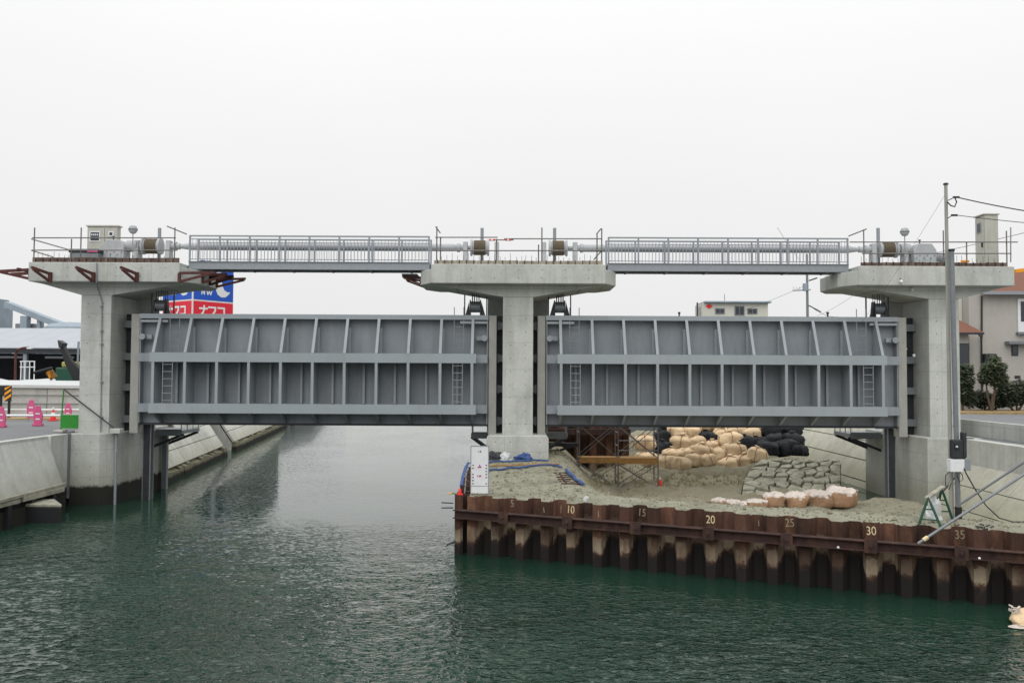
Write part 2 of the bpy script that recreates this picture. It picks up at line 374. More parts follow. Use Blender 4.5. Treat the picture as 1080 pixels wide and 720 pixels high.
def H(x, y):
    """sand inside the cofferdam"""
    d = y-ywall(x)
    left = 1.66+.32*sm(2, 9, d)
    berm = 1.60-1.42*sm(2.6, 8.0, d)
    rise = .22*sm(38, 41, y)+.45*sm(40.5, 47, y)*sm(3.5, 6, x)+1.0*sm(47, 56, y)*sm(6, 8, x)
    z = left*(1-sm(1.9, 4.2, x))+(berm+rise)*sm(1.9, 4.2, x)
    if y > 41: z = min(z, left)if x < 1.9 else z
    z -= .07*sum(math.exp(-((d+.25*math.sin(x*.7)-q)/.16)**2) for q in (1.3, 2.5))*sm(2, 4, x)
    z -= .9*sm(14.0, 15.6, x)*sm(37.5, 40, y)
    amp = .05+.16*sm(30, 38, y)*sm(2.5, 5, x)+.04*sm(35, 41, y)
    z += amp*(noise.fractal(Vector((x*.9, y*.9, 0)), 1, 2, 4))+.02*noise.noise(Vector((x*5, y*5, 3)))
    return z
def gpt(px, py, lift=0):
    r = ray(px, py); t0 = 18/r.y; st = .05/r.y; t = t0
    for _ in range(900):
        p = Vector((0, 0, CZ))+r*t
        if p.z < H(p.x, p.y): break
        t += st
    p.z = H(p.x, p.y)+lift; return p
nx, ny = 150, 230; vs = []; fs = []
for i in range(nx+1):
    x = -1.36+i*(17.9+1.36)/nx
    for j in range(ny+1):
        t = j/ny; t = t**1.15; y = ywall(x)+.26+t*(57-ywall(x)); vs.append((x, y, H(x, y) if j else .6))
for i in range(nx):
    for j in range(ny):
        a = i*(ny+1)+j; fs.append((a, a+ny+1, a+ny+2, a+1))
mb = MB().add(vs, fs)
tag(mb.build('sand_ground', M['sand'], smooth=True), kind='structure')

# ------------------------------------------------------------------ piers
def holes(mb, x0, x1, z0, z1, y, dx=.62, dz=.56):
    n = max(1, round((x1-x0)/dx)); m = max(1, round((z1-z0)/dz))
    for i in range(n):
        for j in range(m):
            cx = x0+(i+.5)*(x1-x0)/n+rnd.uniform(-.01, .01); cz = z0+(j+.5)*(z1-z0)/m
            if rnd.random() < .2: continue
            mb.tube((cx, y-.003, cz), (cx, y+.02, cz), .022, 6)
def haunch(mb, a, b, ca, cb):
    mb.prism([(a, 9.202), (ca, 8.70), (cb, 8.70), (b, 9.202)], 'y', YC0, YC1)
def cap_mesh(x0, x1, nib0, nib1):
    """slab with chamfered nibs that carry the footbridges"""
    mb = MB(); e = .52
    mb.box(x0, x1, 36.3, 40.3, 9.20, 10.0)
    if nib1: mb.prism([(x1, 36.32), (x1+e, 37.25), (x1+e, 39.4), (x1, 40.28)], 'z', 9.203, 9.80)
    if nib0: mb.prism([(x0, 36.32), (x0-e, 37.25), (x0-e, 39.4), (x0, 40.28)], 'z', 9.203, 9.80)
    return mb
def guide(t, xc, s, gap, wid, chan):
    """concrete-coloured guide post; s = side of the column it stands on"""
    xa, xb = sorted((xc+s*gap, xc+s*(gap+wid)))
    MB().box(xa, xb, 37.50, 38.42, ROAD-.05, 7.95).build('guide_post', M['poleconc'], t, .015)
    for i, z in enumerate((3.45, 4.82, 6.15, 7.55)):
        a, b = sorted((xc-s*.01, xc+s*gap)); MB().box(a, b, 38.2, 38.45, z-.15, z+.15).build('guide_bracket', M['steel'], t)
        m_ = xc+s*gap*.7; MB().box(m_-.03, m_+.03, 38.14, 38.197, z-.2, z+.2).build('bracket_plate', M['steel'], t)
    MB().box(*sorted((xc+s*.002, xc+s*(gap+.1))), 38.5, 38.9, ROAD, 8.0).build('guide_recess', M['dark'], t)
    if chan:
        a, b = sorted((xc+s*.97, xc+s*1.32))
        o = MB().box(a, b, 38.44, 38.48, -1.2, 3.25).box((a+b)/2-.02, (a+b)/2+.02, 38.16, 38.44, -1.2, 3.25).box(a, b, 38.12, 38.16, -1.2, 3.25).build('guide_channel', M['steel'], t)
        MB().box(a+.05, b-.05, 38.09, 38.117, -1.2, 3.25).build('channel_web', M['dark'], o)
def platform(t, xa, xb, y0, y1, z, wallx):
    """small steel access platform beside the gate"""
    mb = MB().box(xa, xb, y0, y1, z, z+.16).box(xa+.05, xb-.05, y0-.03, y0, z-.08, z+.22)
    s = 1 if abs(wallx-xa) > abs(wallx-xb) else -1
    o = mb.build('access_platform', M['steel'], t)
    xe = xa if s == 1 else xb
    for y in (y0+.2, y1-.2):
        MB().beam((xe, y, z-.02), (wallx, y, z-.62), .1, .12).build('platform_strut', M['dark'], o)
    m2 = MB()
    for i in range(4):
        y = y0+(y1-y0)*i/3; m2.tube((xe-s*-.05, y, z), (xe-s*-.05, y, z+.55), .022, 6)
    m2.tube((xe+s*.05, y0, z+.5), (xe+s*.05, y1, z+.5), .022, 6)
    m2.build('platform_rail', M['galv'], o)

# left pier
def side_pier(s):
    if s < 0:
        cr = LCR; cx0, cx1 = cr-COLW, cr; rx0, rx1 = cx0-.3, cr+.72; c0, c1 = -20.1, -13.82
        lab = 'left concrete gate pier beside the road, red-brown brackets under its cap'
    else:
        cr = RCL; cx0, cx1 = cr, cr+COLW; rx0, rx1 = cr-.72, cx1+.3; c0, c1 = 14.22, 20.65
        lab = 'right concrete gate pier behind the twin utility poles'
    t = thing('gate_pier', lab, 'pier', ((cx0+cx1)/2, 38, 0), 'concrete piers of the water gate')
    MB().box(cx0, cx1, YC0, YC1, ROAD-.02, 8.70).build('column', M['conc'], t, .03)
    MB().box(rx0, rx1, YC1+.003, 40.1, ROAD-.1, 9.205).build('rear_column', M['conc'], t, .03)
    mb = cap_mesh(c0, c1, s > 0, s < 0); cp = mb.build('cap', M['conc'], t, .025)
    h = MB(); haunch(h, c0+.1, c1-.1, cx0, cx1); h.build('haunch', M['conc'], t, .02)
    # base block with chamfered corner towards the canal
    f = LCR+.32 if s < 0 else RCL-.5
    bx = cx0-.05 if s < 0 else cx1+.5
    if s < 0: poly = [(bx, 36.4), (f-.42, 36.4), (f, 36.85), (f, 42.6), (bx, 42.6)]
    else: poly = [(f, 36.2), (bx, 36.2), (bx, 42.6), (f, 42.6)]
    MB().prism(poly, 'z', -1.5, ROAD).build('base', M['conc_tide'] if s < 0 else M['conc_dry'], t, .03)
    if s < 0: MB().box(f+.1, f+.32, 41.6, 41.85, -1.2, 2.66).build('fender_pile', M['steel'], t)
    guide(t, cr, -s, .64 if s < 0 else .72, .36, True)
    hb = MB(); holes(hb, cx0, cx1, 3.1, 8.6, YC0); holes(hb, c0+.1, c1-.1, 9.25, 9.95, 36.3, 1.0, .42)
    if s < 0: holes(hb, bx, f-.45, .8, 2.85, 36.4)
    else: holes(hb, f, bx, .6, 2.85, 36.2)
    tag(hb.build('tie_holes', M['mark'], t), kind='stuff')
    if s < 0: platform(t, f+.03, f+1.5, 40.4, 42.6, 2.66, f)
    else: platform(t, f-1.5, f-.03, 40.6, 42.6, 2.66, f)
    return t
PL = side_pier(-1); PR = side_pier(1)
# middle pier
t = thing('gate_pier', 'middle concrete gate pier standing on the sand between the gates', 'pier', (PCX, 38, 0), 'concrete piers of the water gate'); PC = t
ca, cb = PCX-COLW/2, PCX+COLW/2
MB().box(ca, cb, YC0, YC1, ROAD-.02, 8.70).build('column', M['conc'], t, .03)
MB().box(PCX-1.36, PCX+1.36, YC1+.003, 40.1, ROAD-.1, 9.205).build('rear_column', M['conc'], t, .03)
cap_mesh(PCX-3.61, PCX+3.61, True, True).build('cap', M['conc'], t, .025)
h = MB(); haunch(h, PCX-3.5, PCX+3.5, ca, cb); h.build('haunch', M['conc'], t, .02)
MB().prism([(PCX-1.28, -1.5), (PCX+1.28, -1.5), (PCX+1.28, ROAD-.1), (PCX+1.18, ROAD), (PCX-1.18, ROAD), (PCX-1.28, ROAD-.1)], 'y', 36.4, 41.0).build('base', M['conc_dry'], t, .03)
guide(t, ca, -1, .27, .33, False); guide(t, cb, 1, .2, .33, False)
hb = MB(); holes(hb, ca, cb, 3.1, 8.6, YC0); holes(hb, PCX-3.4, PCX+3.4, 9.25, 9.95, 36.3, 1.0, .42); holes(hb, PCX-1.2, PCX+1.2, 2.0, 2.9, 36.4, .6, .5)
tag(hb.build('tie_holes', M['mark'], t), kind='stuff')
platform(t, PCX-2.1, PCX-1.3, 40.2, 41.2, 2.62, PCX-1.28); platform(t, PCX+1.3, PCX+2.3, 40.2, 41.2, 2.62, PCX+1.28)

# ------------------------------------------------------------------ gates
def gate(x0, x1, a, b, p0, p1, lab):
    """x0..x1 = ends of the front girder flanges"""
    t = thing('sluice_gate', lab, 'gate', ((x0+x1)/2, 37.6, 3.32), 'raised steel gates')
    YF, YS = 36.7, 37.8
    MB().box(a, b, YS, YS+.03, 3.32, 7.95).build('skin_plate', M['gate_skin'], t)
    MB().box(p0, p1, 37.40, YS+.12, 7.84, 7.96).box(p0, p1, 37.40, 37.43, 7.76, 7.839).build('top_flange', M['gate'], t)
    for z0, z1 in ((5.91, 6.30), (3.78, 4.18)):
        g = MB().box(x0, x1, YF, YF+.04, z0, z1).box(x0, x1, YF+.04, YS, (z0+z1)/2-.02, (z0+z1)/2+.02)
        o = g.build('girder', M['gate'], t)
        for e0, e1 in ((p0+.02, x0+.05), (x1-.05, p1-.02)): MB().box(e0, e1, YF+.55, YF+.6, z0+.02, z1-.02).build('girder_end', M['gate_skin'], o)
    MB().box(p0, p1, YS-.12, YS+.06, 3.24, 3.325).build('bottom_seal', M['dark'], t)
    n = 11; xs = [x0+.15+(x1-x0-.32)*i/(n-1) for i in range(n)]
    cx = (x0+x1)/2
    # shared meshes for the repeated stiffeners, origin at the rib axis
    up = MB().prism([(YF+.04, 6.30), (YF+.75, 7.84), (YS, 7.84), (YS, 6.30)], 'x', -.012, .012)
    p, q = Vector((0, YF+.02, 6.30)), Vector((0, YF+.73, 7.84)); up.beam(p, q, .115, .03, (0, 1, 0))
    um = up.mesh('upper_rib', M['gate'])
    lw = MB().box(-.012, .012, YF+.04, YS, 4.18, 5.91).box(-.057, .057, YF+.005, YF+.035, 4.18, 5.91).mesh('lower_rib', M['gate'])
    kn = MB().prism([(YF+.1, 3.78), (YS, 3.78), (YS, 3.33), (YS-.1, 3.33)], 'x', -.012, .012); kn.beam((0, YF+.1, 3.78), (0, YS-.1, 3.34), .1, .025, (0, 1, 0)); kn = kn.mesh('bottom_knee', M['gate'])
    st = MB().box(-.05, .05, YS-.2, YS-.18, 4.18, 5.9).box(-.01, .01, YS-.18, YS, 4.18, 5.9).mesh('stiffener', M['gate'])
    s2 = MB().box(-.05, .05, YS-.24, YS-.22, 6.32, 7.4).box(-.01, .01, YS-.22, YS, 6.32, 7.4).mesh('stiffener', M['gate'])
    for i, x in enumerate(xs):
        for nm, me in (('upper_rib', um), ('lower_rib', lw), ('bottom_knee', kn)): link(nm, me, t, (x, 0, 0))
        if i < n-1: link('stiffener', st, t, ((xs[i]+xs[i+1])/2, 0, 0))
        if 0 < i < n-1: link('stiffener', s2, t, (x+(.06 if x < 0 else -.06), 0, 0))
    for e, s in ((p0, 1), (p1, -1)):
        MB().box(min(e+s*.02, e+s*.06), max(e+s*.02, e+s*.06), 37.45, YS-.003, 3.33, 7.83).build('end_plate', M['gate_skin'], t)
        for z in (6.98, 3.98):
            r = MB().tube((e+s*.16, 37.32, z), (e+s*.16, 37.5, z), .13, 12).build('guide_roller', M['galv'], t, smooth=True)
            MB().box(min(e+s*.05, e+s*.5), max(e+s*.05, e+s*.5), 37.5, 37.62, z-.09, z+.09).build('roller_arm', M['gate'], r)
        mb = MB().box(min(e+s*.05, e+s*1.2), max(e+s*.05, e+s*1.2), 37.44, 37.52, 7.60, 7.70)
        mb.build('end_stiffener', M['gate'], t)
    # ladders near both ends
    for x in (xs[0]+.60, xs[-1]-.60):
        for y0, z0, z1 in ((37.45, 6.31, 8.3), (YF+.06, 4.05, 6.05)):
            mb = MB()
            for dx in (-.2, .2): mb.tube((x+dx, y0, z0), (x+dx, y0, z1), .018, 6)
            o = mb.build('ladder', M['galv'], t); z = z0+.25; rm = MB().tube((-.2, 0, 0), (.2, 0, 0), .014, 6).mesh('rung', M['galv'])
            while z < min(z1, 7.8)-.1: link('rung', rm, o, (x, y0, z)); z += .3
    return t
G1 = gate(X(157, 36.7), X(502, 36.7), LCR+1.03, PCX-COLW/2-.62, LCR+1.02, PCX-COLW/2-.62, 'left grey steel sluice gate raised over open water')
G2 = gate(X(588, 36.7), X(936, 36.7), PCX+COLW/2+.56, RCL-1.11, PCX+COLW/2+.55, RCL-1.10, 'right grey steel sluice gate raised over the sand work site')

# lifting sheave blocks on top of the gates
def sheave(xc, lab):
    t = thing('sheave_block', lab, 'pulley', (xc, 38.1, 7.96), 'lifting blocks on the gates')
    for s in (-1, 1):
        MB().prism([(38.1-.30, 7.96), (38.1+.30, 7.96), (38.1+.15, 8.66), (38.1-.15, 8.66)], 'x', xc+s*.22-.02, xc+s*.22+.02).build('side_plate', M['dark'], t)
        MB().prism([(xc+s*.24, 7.96), (xc+s*.44, 7.96), (xc+s*.26, 8.6)], 'y', 37.95, 38.0).build('gusset', M['dark'], t)
    MB().tube((xc-.2, 38.1, 8.36), (xc+.2, 38.1, 8.36), .24, 16).build('sheave', M['steel'], t, smooth=True)
    mb = MB()
    for dx in (-.13, -.04, .06, .15):
        mb.tube((xc+dx, 38.34, 8.4), (xc+dx, 38.34, 9.21), .014, 6); mb.tube((xc+dx, 37.86, 8.4), (xc+dx, 37.86, 9.21), .014, 6)
    mb.build('wire_rope', M['dark'], t)
    for dx in (-.5, .46): MB().box(xc+dx, xc+dx+.05, 38.2, 38.26, 7.96, 8.9).build('limit_rod', M['dark'], t)
for px, lb in ((169, 'dark rope sheave block on left gate beside the left pier'), (501, 'dark rope sheave block on left gate beside the middle pier'),
               (590, 'dark rope sheave block on right gate beside the middle pier'), (927, 'dark rope sheave block on right gate beside the right pier')):
    sheave(X(px, 38.1), lb)

# ------------------------------------------------------------------ footbridges
def footbridge(x0, x1, lab):
    t = thing('footbridge', lab, 'footbridge', ((x0+x1)/2, 37.65, 9.95), 'steel footbridges between the piers')
    for y in (37.12, 38.10):
        MB().box(x0, x1, y, y+.06, 9.86, 10.14).box(x0, x1, y-.05, y+.11, 9.83, 9.86).box(x0, x1, y-.05, y+.11, 10.14, 10.165).build('girder', M['galv'], t)
    MB().box(x0, x1, 37.24, 38.04, 10.11, 10.135).build('deck', M['steel'], t)
    n = 6; cm = MB().box(-.04, .04, 37.18, 38.1, 9.80, 9.86).mesh('cross_member', M['steel'])
    for i in range(n): link('cross_member', cm, t, (x0+(i+.5)*(x1-x0)/n, 0, 0))
    pm = MB().box(-.035, .035, -.025, .025, 10.165, 11.25).mesh('post', M['galv']); bm_ = MB().box(-.008, .008, -.008, .008, 10.26, 11.12).mesh('baluster', M['galv'])
    for y, nm in ((37.15, 'near_railing'), (38.13, 'far_railing')):
        r = MB().box(x0, x1, y-.03, y+.03, 11.22, 11.28).box(x0, x1, y-.015, y+.015, 11.10, 11.135).box(x0, x1, y-.015, y+.015, 10.24, 10.275).build('railing', M['galv'], t)
        m = round((x1-x0)/1.2); px_ = [x0+.03+(x1-x0-.06)*i/m for i in range(m+1)]
        for x in px_: link('post', pm, r, (x, y, 0))
        kk = round((x1-x0)/.145)
        for i in range(1, kk): link('baluster', bm_, r, (x0+(x1-x0)*i/kk, y, 0))
    return t
footbridge(X(197, 37.15), X(452, 37.15), 'grey railed footbridge from the left pier to the middle pier')
footbridge(X(641, 37.15), X(896, 37.15), 'grey railed footbridge from the middle pier to the right pier')

# ------------------------------------------------------------------ hoist machinery on the caps
YM, ZM = 38.75, 11.03
def drive_shaft(x0, x1, lab):
    t = thing('drive_shaft', lab, 'shaft', ((x0+x1)/2, YM, ZM), 'drive shafts above the gates')
    MB().tube((x0, YM, ZM), (x1, YM, ZM), .165, 20).build('shaft_tube', M['white'], t, smooth=True)
    for x, s in ((x0, -1), (x1, 1)):
        MB().tube((x, YM, ZM), (x+s*.45, YM, ZM), .15, 16, .09).tube((x+s*.45, YM, ZM), (x+s*.8, YM, ZM), .09, 12).build('end_cone', M['white'], t, smooth=True)
drive_shaft(X(197, YM), X(478, YM), 'long pale round drive shaft behind the left footbridge railing')
drive_shaft(X(614, YM), X(897, YM), 'long pale round drive shaft behind the right footbridge railing')
def drum(px, lab, post_px, s):
    x = X(px, YM); t = thing('hoist_drum', lab, 'hoist', (x, YM, 10.0), 'rope drums on the pier caps')
    MB().box(x-.75, x+.95, YM-.45, YM+.45, 10.002, 10.2).build('bed_frame', M['white'], t, .01)
    d = MB().tube((x-.38, YM, ZM), (x+.38, YM, ZM), .30, 20).build('drum', M['white'], t, smooth=True)
    mb = MB()
    for i in range(9): mb.tube((x-.24+i*.056, YM, ZM), (x-.24+i*.056+.03, YM, ZM), .335, 20).tube((x-.24+i*.056+.03, YM, ZM), (x-.24+i*.056+.056, YM, ZM), .322, 20)
    mb.build('rope_layer', M['rope'], d)
    for e in (-.40, .34): MB().tube((x+e, YM, ZM), (x+e+.08, YM, ZM), .37, 24).build('drum_flange', M['white'], t, smooth=True)
    for e in (-.72, .66):
        MB().prism([(YM-.3, 10.2), (YM+.3, 10.2), (YM+.16, ZM+.25), (YM-.16, ZM+.25)], 'x', x+e, x+e+.2).build('bearing_stand', M['white'], t, .02)
    for a, b, c, d, side in ((-1.25, -.72, -1.0, -.86, -1), (.86, 1.25, .98, 1.1, 1)):
        if s in (0, side): MB().tube((x+a, YM, ZM), (x+b, YM, ZM), .14, 16).tube((x+c, YM, ZM), (x+d, YM, ZM), .2, 16).build('coupling', M['white'], t, smooth=True)
    xp = X(post_px, YM+.6); MB().tube((xp, YM+.62, 10.002), (xp, YM+.62, Z(post_px, 240.5, YM+.6)), .075, 12).build('vent_post', M['galv'], t, smooth=True)
drum(157.5, 'rope drum on the left pier cap beside the grey gearbox', 165, 0)
drum(505, 'left of two rope drums on the middle pier cap', 507.5, -1)
drum(588, 'right of two rope drums on the middle pier cap', 584.5, 1)
drum(937, 'rope drum on the right pier cap beside the ball lamp', 928, 0)
def gearbox(px, lab, s):
    x = X(px, YM); t = thing('gearbox', lab, 'gearbox', (x, YM, 10.0), 'gearboxes on the pier caps')
    MB().box(x-.55, x+.55, YM-.5, YM+.4, 10.002, 10.45).build('housing_base', M['white'], t, .03)
    MB().prism([(x-.5, 10.45), (x+.5, 10.45), (x+.5, 10.95), (x+.3, 11.25), (x-.3, 11.25), (x-.5, 10.95)], 'y', YM-.42, YM+.3).build('housing', M['white'], t, .03)
    MB().tube((x+s*.5, YM, ZM), (x+s*.95, YM, ZM), .26, 18).tube((x+s*.95, YM, ZM), (x+s*1.25, YM, ZM), .16, 14).build('output_shaft', M['white'], t, smooth=True)
    MB().tube((x-s*.5, YM-.1, 10.62), (x-s*1.05, YM-.1, 10.62), .22, 16).build('motor', M['steel'], t, smooth=True)
    mb = MB()
    for i in range(6): mb.tube((x-.4+i*.16, YM-.44, 10.6+.12*(i % 2)), (x-.4+i*.16, YM-.40, 10.6+.12*(i % 2)), .03, 6)
    mb.build('bolts', M['steel'], t)
    MB().tube((x-.1, YM-.1, 11.24), (x-.1, YM-.1, 11.42), .03, 8).tube((x-.1, YM-.1, 11.40), (x-.1, YM-.1, 11.46), .05, 8).build('breather', M['dark'], t)
gearbox(120, 'pale grey hoist gearbox on the left pier cap', 1)
gearbox(973, 'pale grey hoist gearbox on the right pier cap', -1)
x = X(90, 38.3); t = thing('generator_box', 'dark grey machine box under the beige twin-window cabinet, left pier cap', 'machine box', (x, 38.3, 10.0))
MB().box(x-.62, x+.62, 37.9, 38.6, 10.002, 10.62).build('body', M['steel'], t, .03); MB().box(x-.66, x+.66, 37.86, 38.64, 10.62, 10.78).build('lid', M['dark'], t, .04)
p = pt(95, 262, 37.9); MB().box(p.x-.1, p.x+.35, 37.84, 37.87, 10.64, 10.72).build('handle_strap', M['pink'], t)
def lamp(px, py, lab):
    x, z = X(px, 38.2), Z(px, py, 38.2); t = thing('ball_lamp', lab, 'lamp', (x, 38.2, 10.0), 'ball lamps on the pier caps')
    MB().tube((x, 38.2, 10.002), (x, 38.2, z-.1), .022, 8).build('pole', M['galv'], t)
    g = MB().lathe([(.02, -.2), (.12, -.16), (.18, -.06), (.185, .04), (.14, .14), (.03, .19)], (x, 38.2, z), 'z', 16).build('globe', M['white'], t, smooth=True)
    MB().lathe([(.19, -.03), (.2, .0), (.19, .03)], (x, 38.2, z), 'z', 16).build('band', M['steel'], g)
lamp(137, 242, 'round pale ball lamp on a thin pole, left pier cap'); lamp(956, 244.5, 'round pale ball lamp on a thin pole, right pier cap')
# control cabinets
x0, x1, y0 = X(88.5, 39.2), X(117, 39.2), 39.2; t = thing('control_cabinet', 'beige control cabinet with two meter windows on the left pier cap', 'cabinet', ((x0+x1)/2, 39.5, 10.0))
zt = Z(100, 239, 39.2); MB().box(x0, X(121, 39.2), y0, 39.5, 10.002, zt).build('body', M['beige'], t, .02)
MB().box(x0-.04, X(121, 39.2)+.05, y0-.05, 39.55, zt+.002, zt+.06).build('roof', M['beige'], t)
for a, b, wa, wb, za, zb in ((x0+.03, X(107, 39.2), X(91.5, 39.2), X(103, 39.2), 244, 255), (X(107.5, 39.2), X(120.5, 39.2), X(111.5, 39.2), X(117, 39.2), 244, 249.5)):
    d = MB().box(a, b, y0-.035, y0-.002, 10.1, zt-.06).build('door', M['beige'], t, .008)
    wz0, wz1 = Z(100, zb, y0), Z(100, za, y0)
    w_ = MB().box(wa, wb, y0-.06, y0-.037, wz0, wz1).build('window_frame', M['cap'], d)
    MB().box(wa+.05, wb-.05, y0-.068, y0-.061, wz0+.05, wz1-.05).build('window_glass', M['glass'], d)
    m = MB()
    for i in range(4):
        if wb-wa > .35: m.box(wa+.09+i*.085, wa+.09+i*.085+.05, y0-.073, y0-.069, wz1-.2, wz1-.12)
    if m.v: m.build('meters', M['cap'], d)
    MB().box(b-.1, b-.06, y0-.08, y0-.036, 10.9, 11.05).build('handle', M['dark'], d)
ya_ = 36.85; xa, xb = X(1041, ya_), X(1055.5, ya_); zt = Z(1048, 226.5, ya_); yb_ = 37.6
t = thing('control_cabinet', 'tall narrow beige control cabinet on the right pier cap', 'cabinet', ((xa+xb)/2, 37.2, 10.0))
MB().box(xa, xb, ya_, yb_, 10.002, zt).build('body', M['beige'], t, .02)
d = MB().box(xa-.03, xa-.002, ya_+.04, yb_-.04, 10.08, zt-.06).build('door', M['beige'], t, .008)
MB().box(xa-.05, xa-.031, ya_+.22, yb_-.2, zt-.72, zt-.28).build('window_frame', M['galv'], d); MB().box(xa-.058, xa-.051, ya_+.26, yb_-.24, zt-.68, zt-.32).build('window_glass', M['glass'], d); MB().box(xa-.08, xa-.031, ya_+.1, ya_+.16, zt-1.35, zt-1.15).build('handle', M['dark'], d)
MB().box(xa-.06, xb+.04, ya_-.04, yb_+.04, zt+.002, zt+.05).build('roof', M['beige'], t)

# ------------------------------------------------------------------ scaffold-pipe handrails, toe boards and bars on the caps
def rail(name_lab, x0, x1, Y, posts, rails, extra=(), cat='handrail'):
    t = thing('pipe_handrail', name_lab, cat, ((x0+x1)/2, Y, 10.0), 'scaffold pipe handrails on the caps')
    for px, py in posts:
        x = X(px, Y); z = Z(px, py, Y); MB().tube((x, Y, 10.002), (x, Y, z), .027, 8).build('post', M['pipe'], t)
    for pa, pb, py in rails:
        MB().tube((X(pa, Y), Y-.055, Z(pa, py, Y)), (X(pb, Y), Y-.055, Z(pb, py, Y)), .025, 8).build('rail_pipe', M['pipe'], t)
    for (a, b), (c, d), ya, yb in extra:
        MB().tube(pt(a, b, ya), pt(c, d, yb), .025, 8).build('brace_pipe', M['pipe'], t)
    return t
YH = 36.5
rail('scaffold pipe handrail along the front of the left cap', X(32, YH), X(182, YH), YH,
     [(32.5, 240), (82, 240), (72, 252), (181.5, 240)], [(31, 183, 251), (31, 182, 264)],
     [((33, 252), (75, 264), 36.45, 36.45), ((33, 264), (56, 271), 36.45, 36.45), ((176, 238.5), (197, 247), 36.5, 37.1)])
rail('scaffold pipe handrail along the front of the middle cap', X(459, YH), X(635, YH), YH,
     [(459.5, 239), (523, 252), (571, 240), (567.5, 258), (634.5, 241), (463.5, 250), (629.5, 246)], [(458, 524, 250.5), (531, 635, 252), (459, 635, 264.5), (518, 541, 253.2)],
     [((459.5, 239), (464.5, 246), 36.5, 36.5), ((634, 241), (629, 247), 36.5, 36.5), ((634, 265), (626, 274), 36.5, 36.5)])
rail('scaffold pipe handrail along the front of the right cap', X(912, YH), X(1066, YH), YH,
     [(912.5, 242), (997, 243), (1021.5, 255), (1064, 243.5)], [(897, 1075, 255.5), (910, 1068, 267.5)],
     [((895, 249), (914, 241.5), 37.1, 36.5), ((1066, 240), (1066, 276), 37.6, 36.5)])
def toe(x0, x1, z1, mat, lab, left=False):
    t = thing('toe_board', lab, 'edge board', ((x0+x1)/2, 36.42, 10.0), 'edge boards on the caps')
    n = max(3, round((x1-x0)/.9))
    for i in range(n):
        a, b = x0+(x1-x0)*i/n, x0+(x1-x0)*(i+1)/n
        MB().box(a+.006, b-.006, 36.38+rnd.uniform(0, .015), 36.44, 10.002, z1+rnd.uniform(-.015, .015)).build('board', mat, t)
    m = MB(); y = 36.7
    for i in range(int((x1-x0)/.22)):
        xx = x0+.1+i*.22+rnd.uniform(-.03, .03); m.tube((xx, 36.6, 10.002), (xx+rnd.uniform(-.02, .02), 36.6, 10.002+rnd.uniform(.3, .5)), .009, 5)
    tag(m.build('rebar_stubs', M['pipe'], t), kind='stuff')
    m = MB()
    for i in range(int((x1-x0)/.3)):
        xx = x0+.15+i*.3; m.box(xx-.015, xx+.015, 36.35, 36.379, 10.003, 10.18)
    tag(m.build('board_stakes', M['dark'], t), kind='stuff')
toe(-20.0, -13.9, 10.2, M['rustboard'], 'rusty brown edge board along the top of the left cap')
toe(PCX-3.5, PCX+3.5, 10.16, M['paleboard'], 'pale edge board along the top of the middle cap')
toe(14.35, 20.4, 10.16, M['rustboard'], 'rusty brown edge board along the top of the right cap')
# painted joint blocks on the middle handrail
for px, lb in ((519, 'left'), (536, 'right')):
    p = pt(px, 253 if px < 530 else 253, YH-.06); t = thing('rail_marker', 'red and white sleeve on the middle handrail, %s one' % lb, 'marker', p, 'sleeves on the middle handrail')
    for i, m_ in enumerate(('red', 'cap', 'red')): MB().tube((p.x-.12+i*.08, p.y, p.z), (p.x-.12+i*.08+.075, p.y, p.z), .042, 8).build('sleeve_band', M[m_], t)

# red-oxide scaffold brackets on the caps
def tri_bracket(p, dx, dz, th, lab, ydir=-1):
    """triangular bracket bolted to a cap: vertical leg at p, arm to the left"""
    t = thing('cap_bracket', lab, 'bracket', p, 'red-brown brackets on the caps')
    MB().beam(p, p+Vector((0, 0, -dz)), .12, .12).build('leg', M['redbrown'], t)
    a = p+Vector((-dx, ydir*.9, .09)); MB().beam(p+Vector((-.03, 0, -.06)), a, .09, .1).build('arm', M['redbrown'], t)
    MB().beam(p+Vector((-.03, 0, -dz+.05)), a+Vector((.06, 0, -.07)), .08, .09).build('brace', M['redbrown'], t)
for px, lb in ((53, 'left'), (98.5, 'middle'), (144.5, 'right')):
    tri_bracket(pt(px, 287, 36.22), .28, .42, .1, 'red-brown triangular bracket on the left cap front, %s of three' % lb)
# end brackets off the left edge of the left cap
t = thing('cap_bracket', 'red-brown bracket frame jutting left from the left cap end', 'bracket', (-20.12, 36.9, 9.6), 'red-brown brackets on the caps')
for y in (36.5, 37.5):
    MB().beam((-20.14, y, 9.75), (-20.14, y, 9.3), .1, .12).build('leg', M['redbrown'], t); MB().beam((-20.16, y, 9.7), (-21.5, y, 9.62), .1, .12).build('arm', M['redbrown'], t); MB().beam((-20.16, y, 9.32), (-21.4, y, 9.6), .08, .1).build('brace', M['redbrown'], t)
MB().beam((-20.6, 36.4, 9.72), (-20.6, 38.4, 9.72), .1, .1).build('cross_bar', M['redbrown'], t)
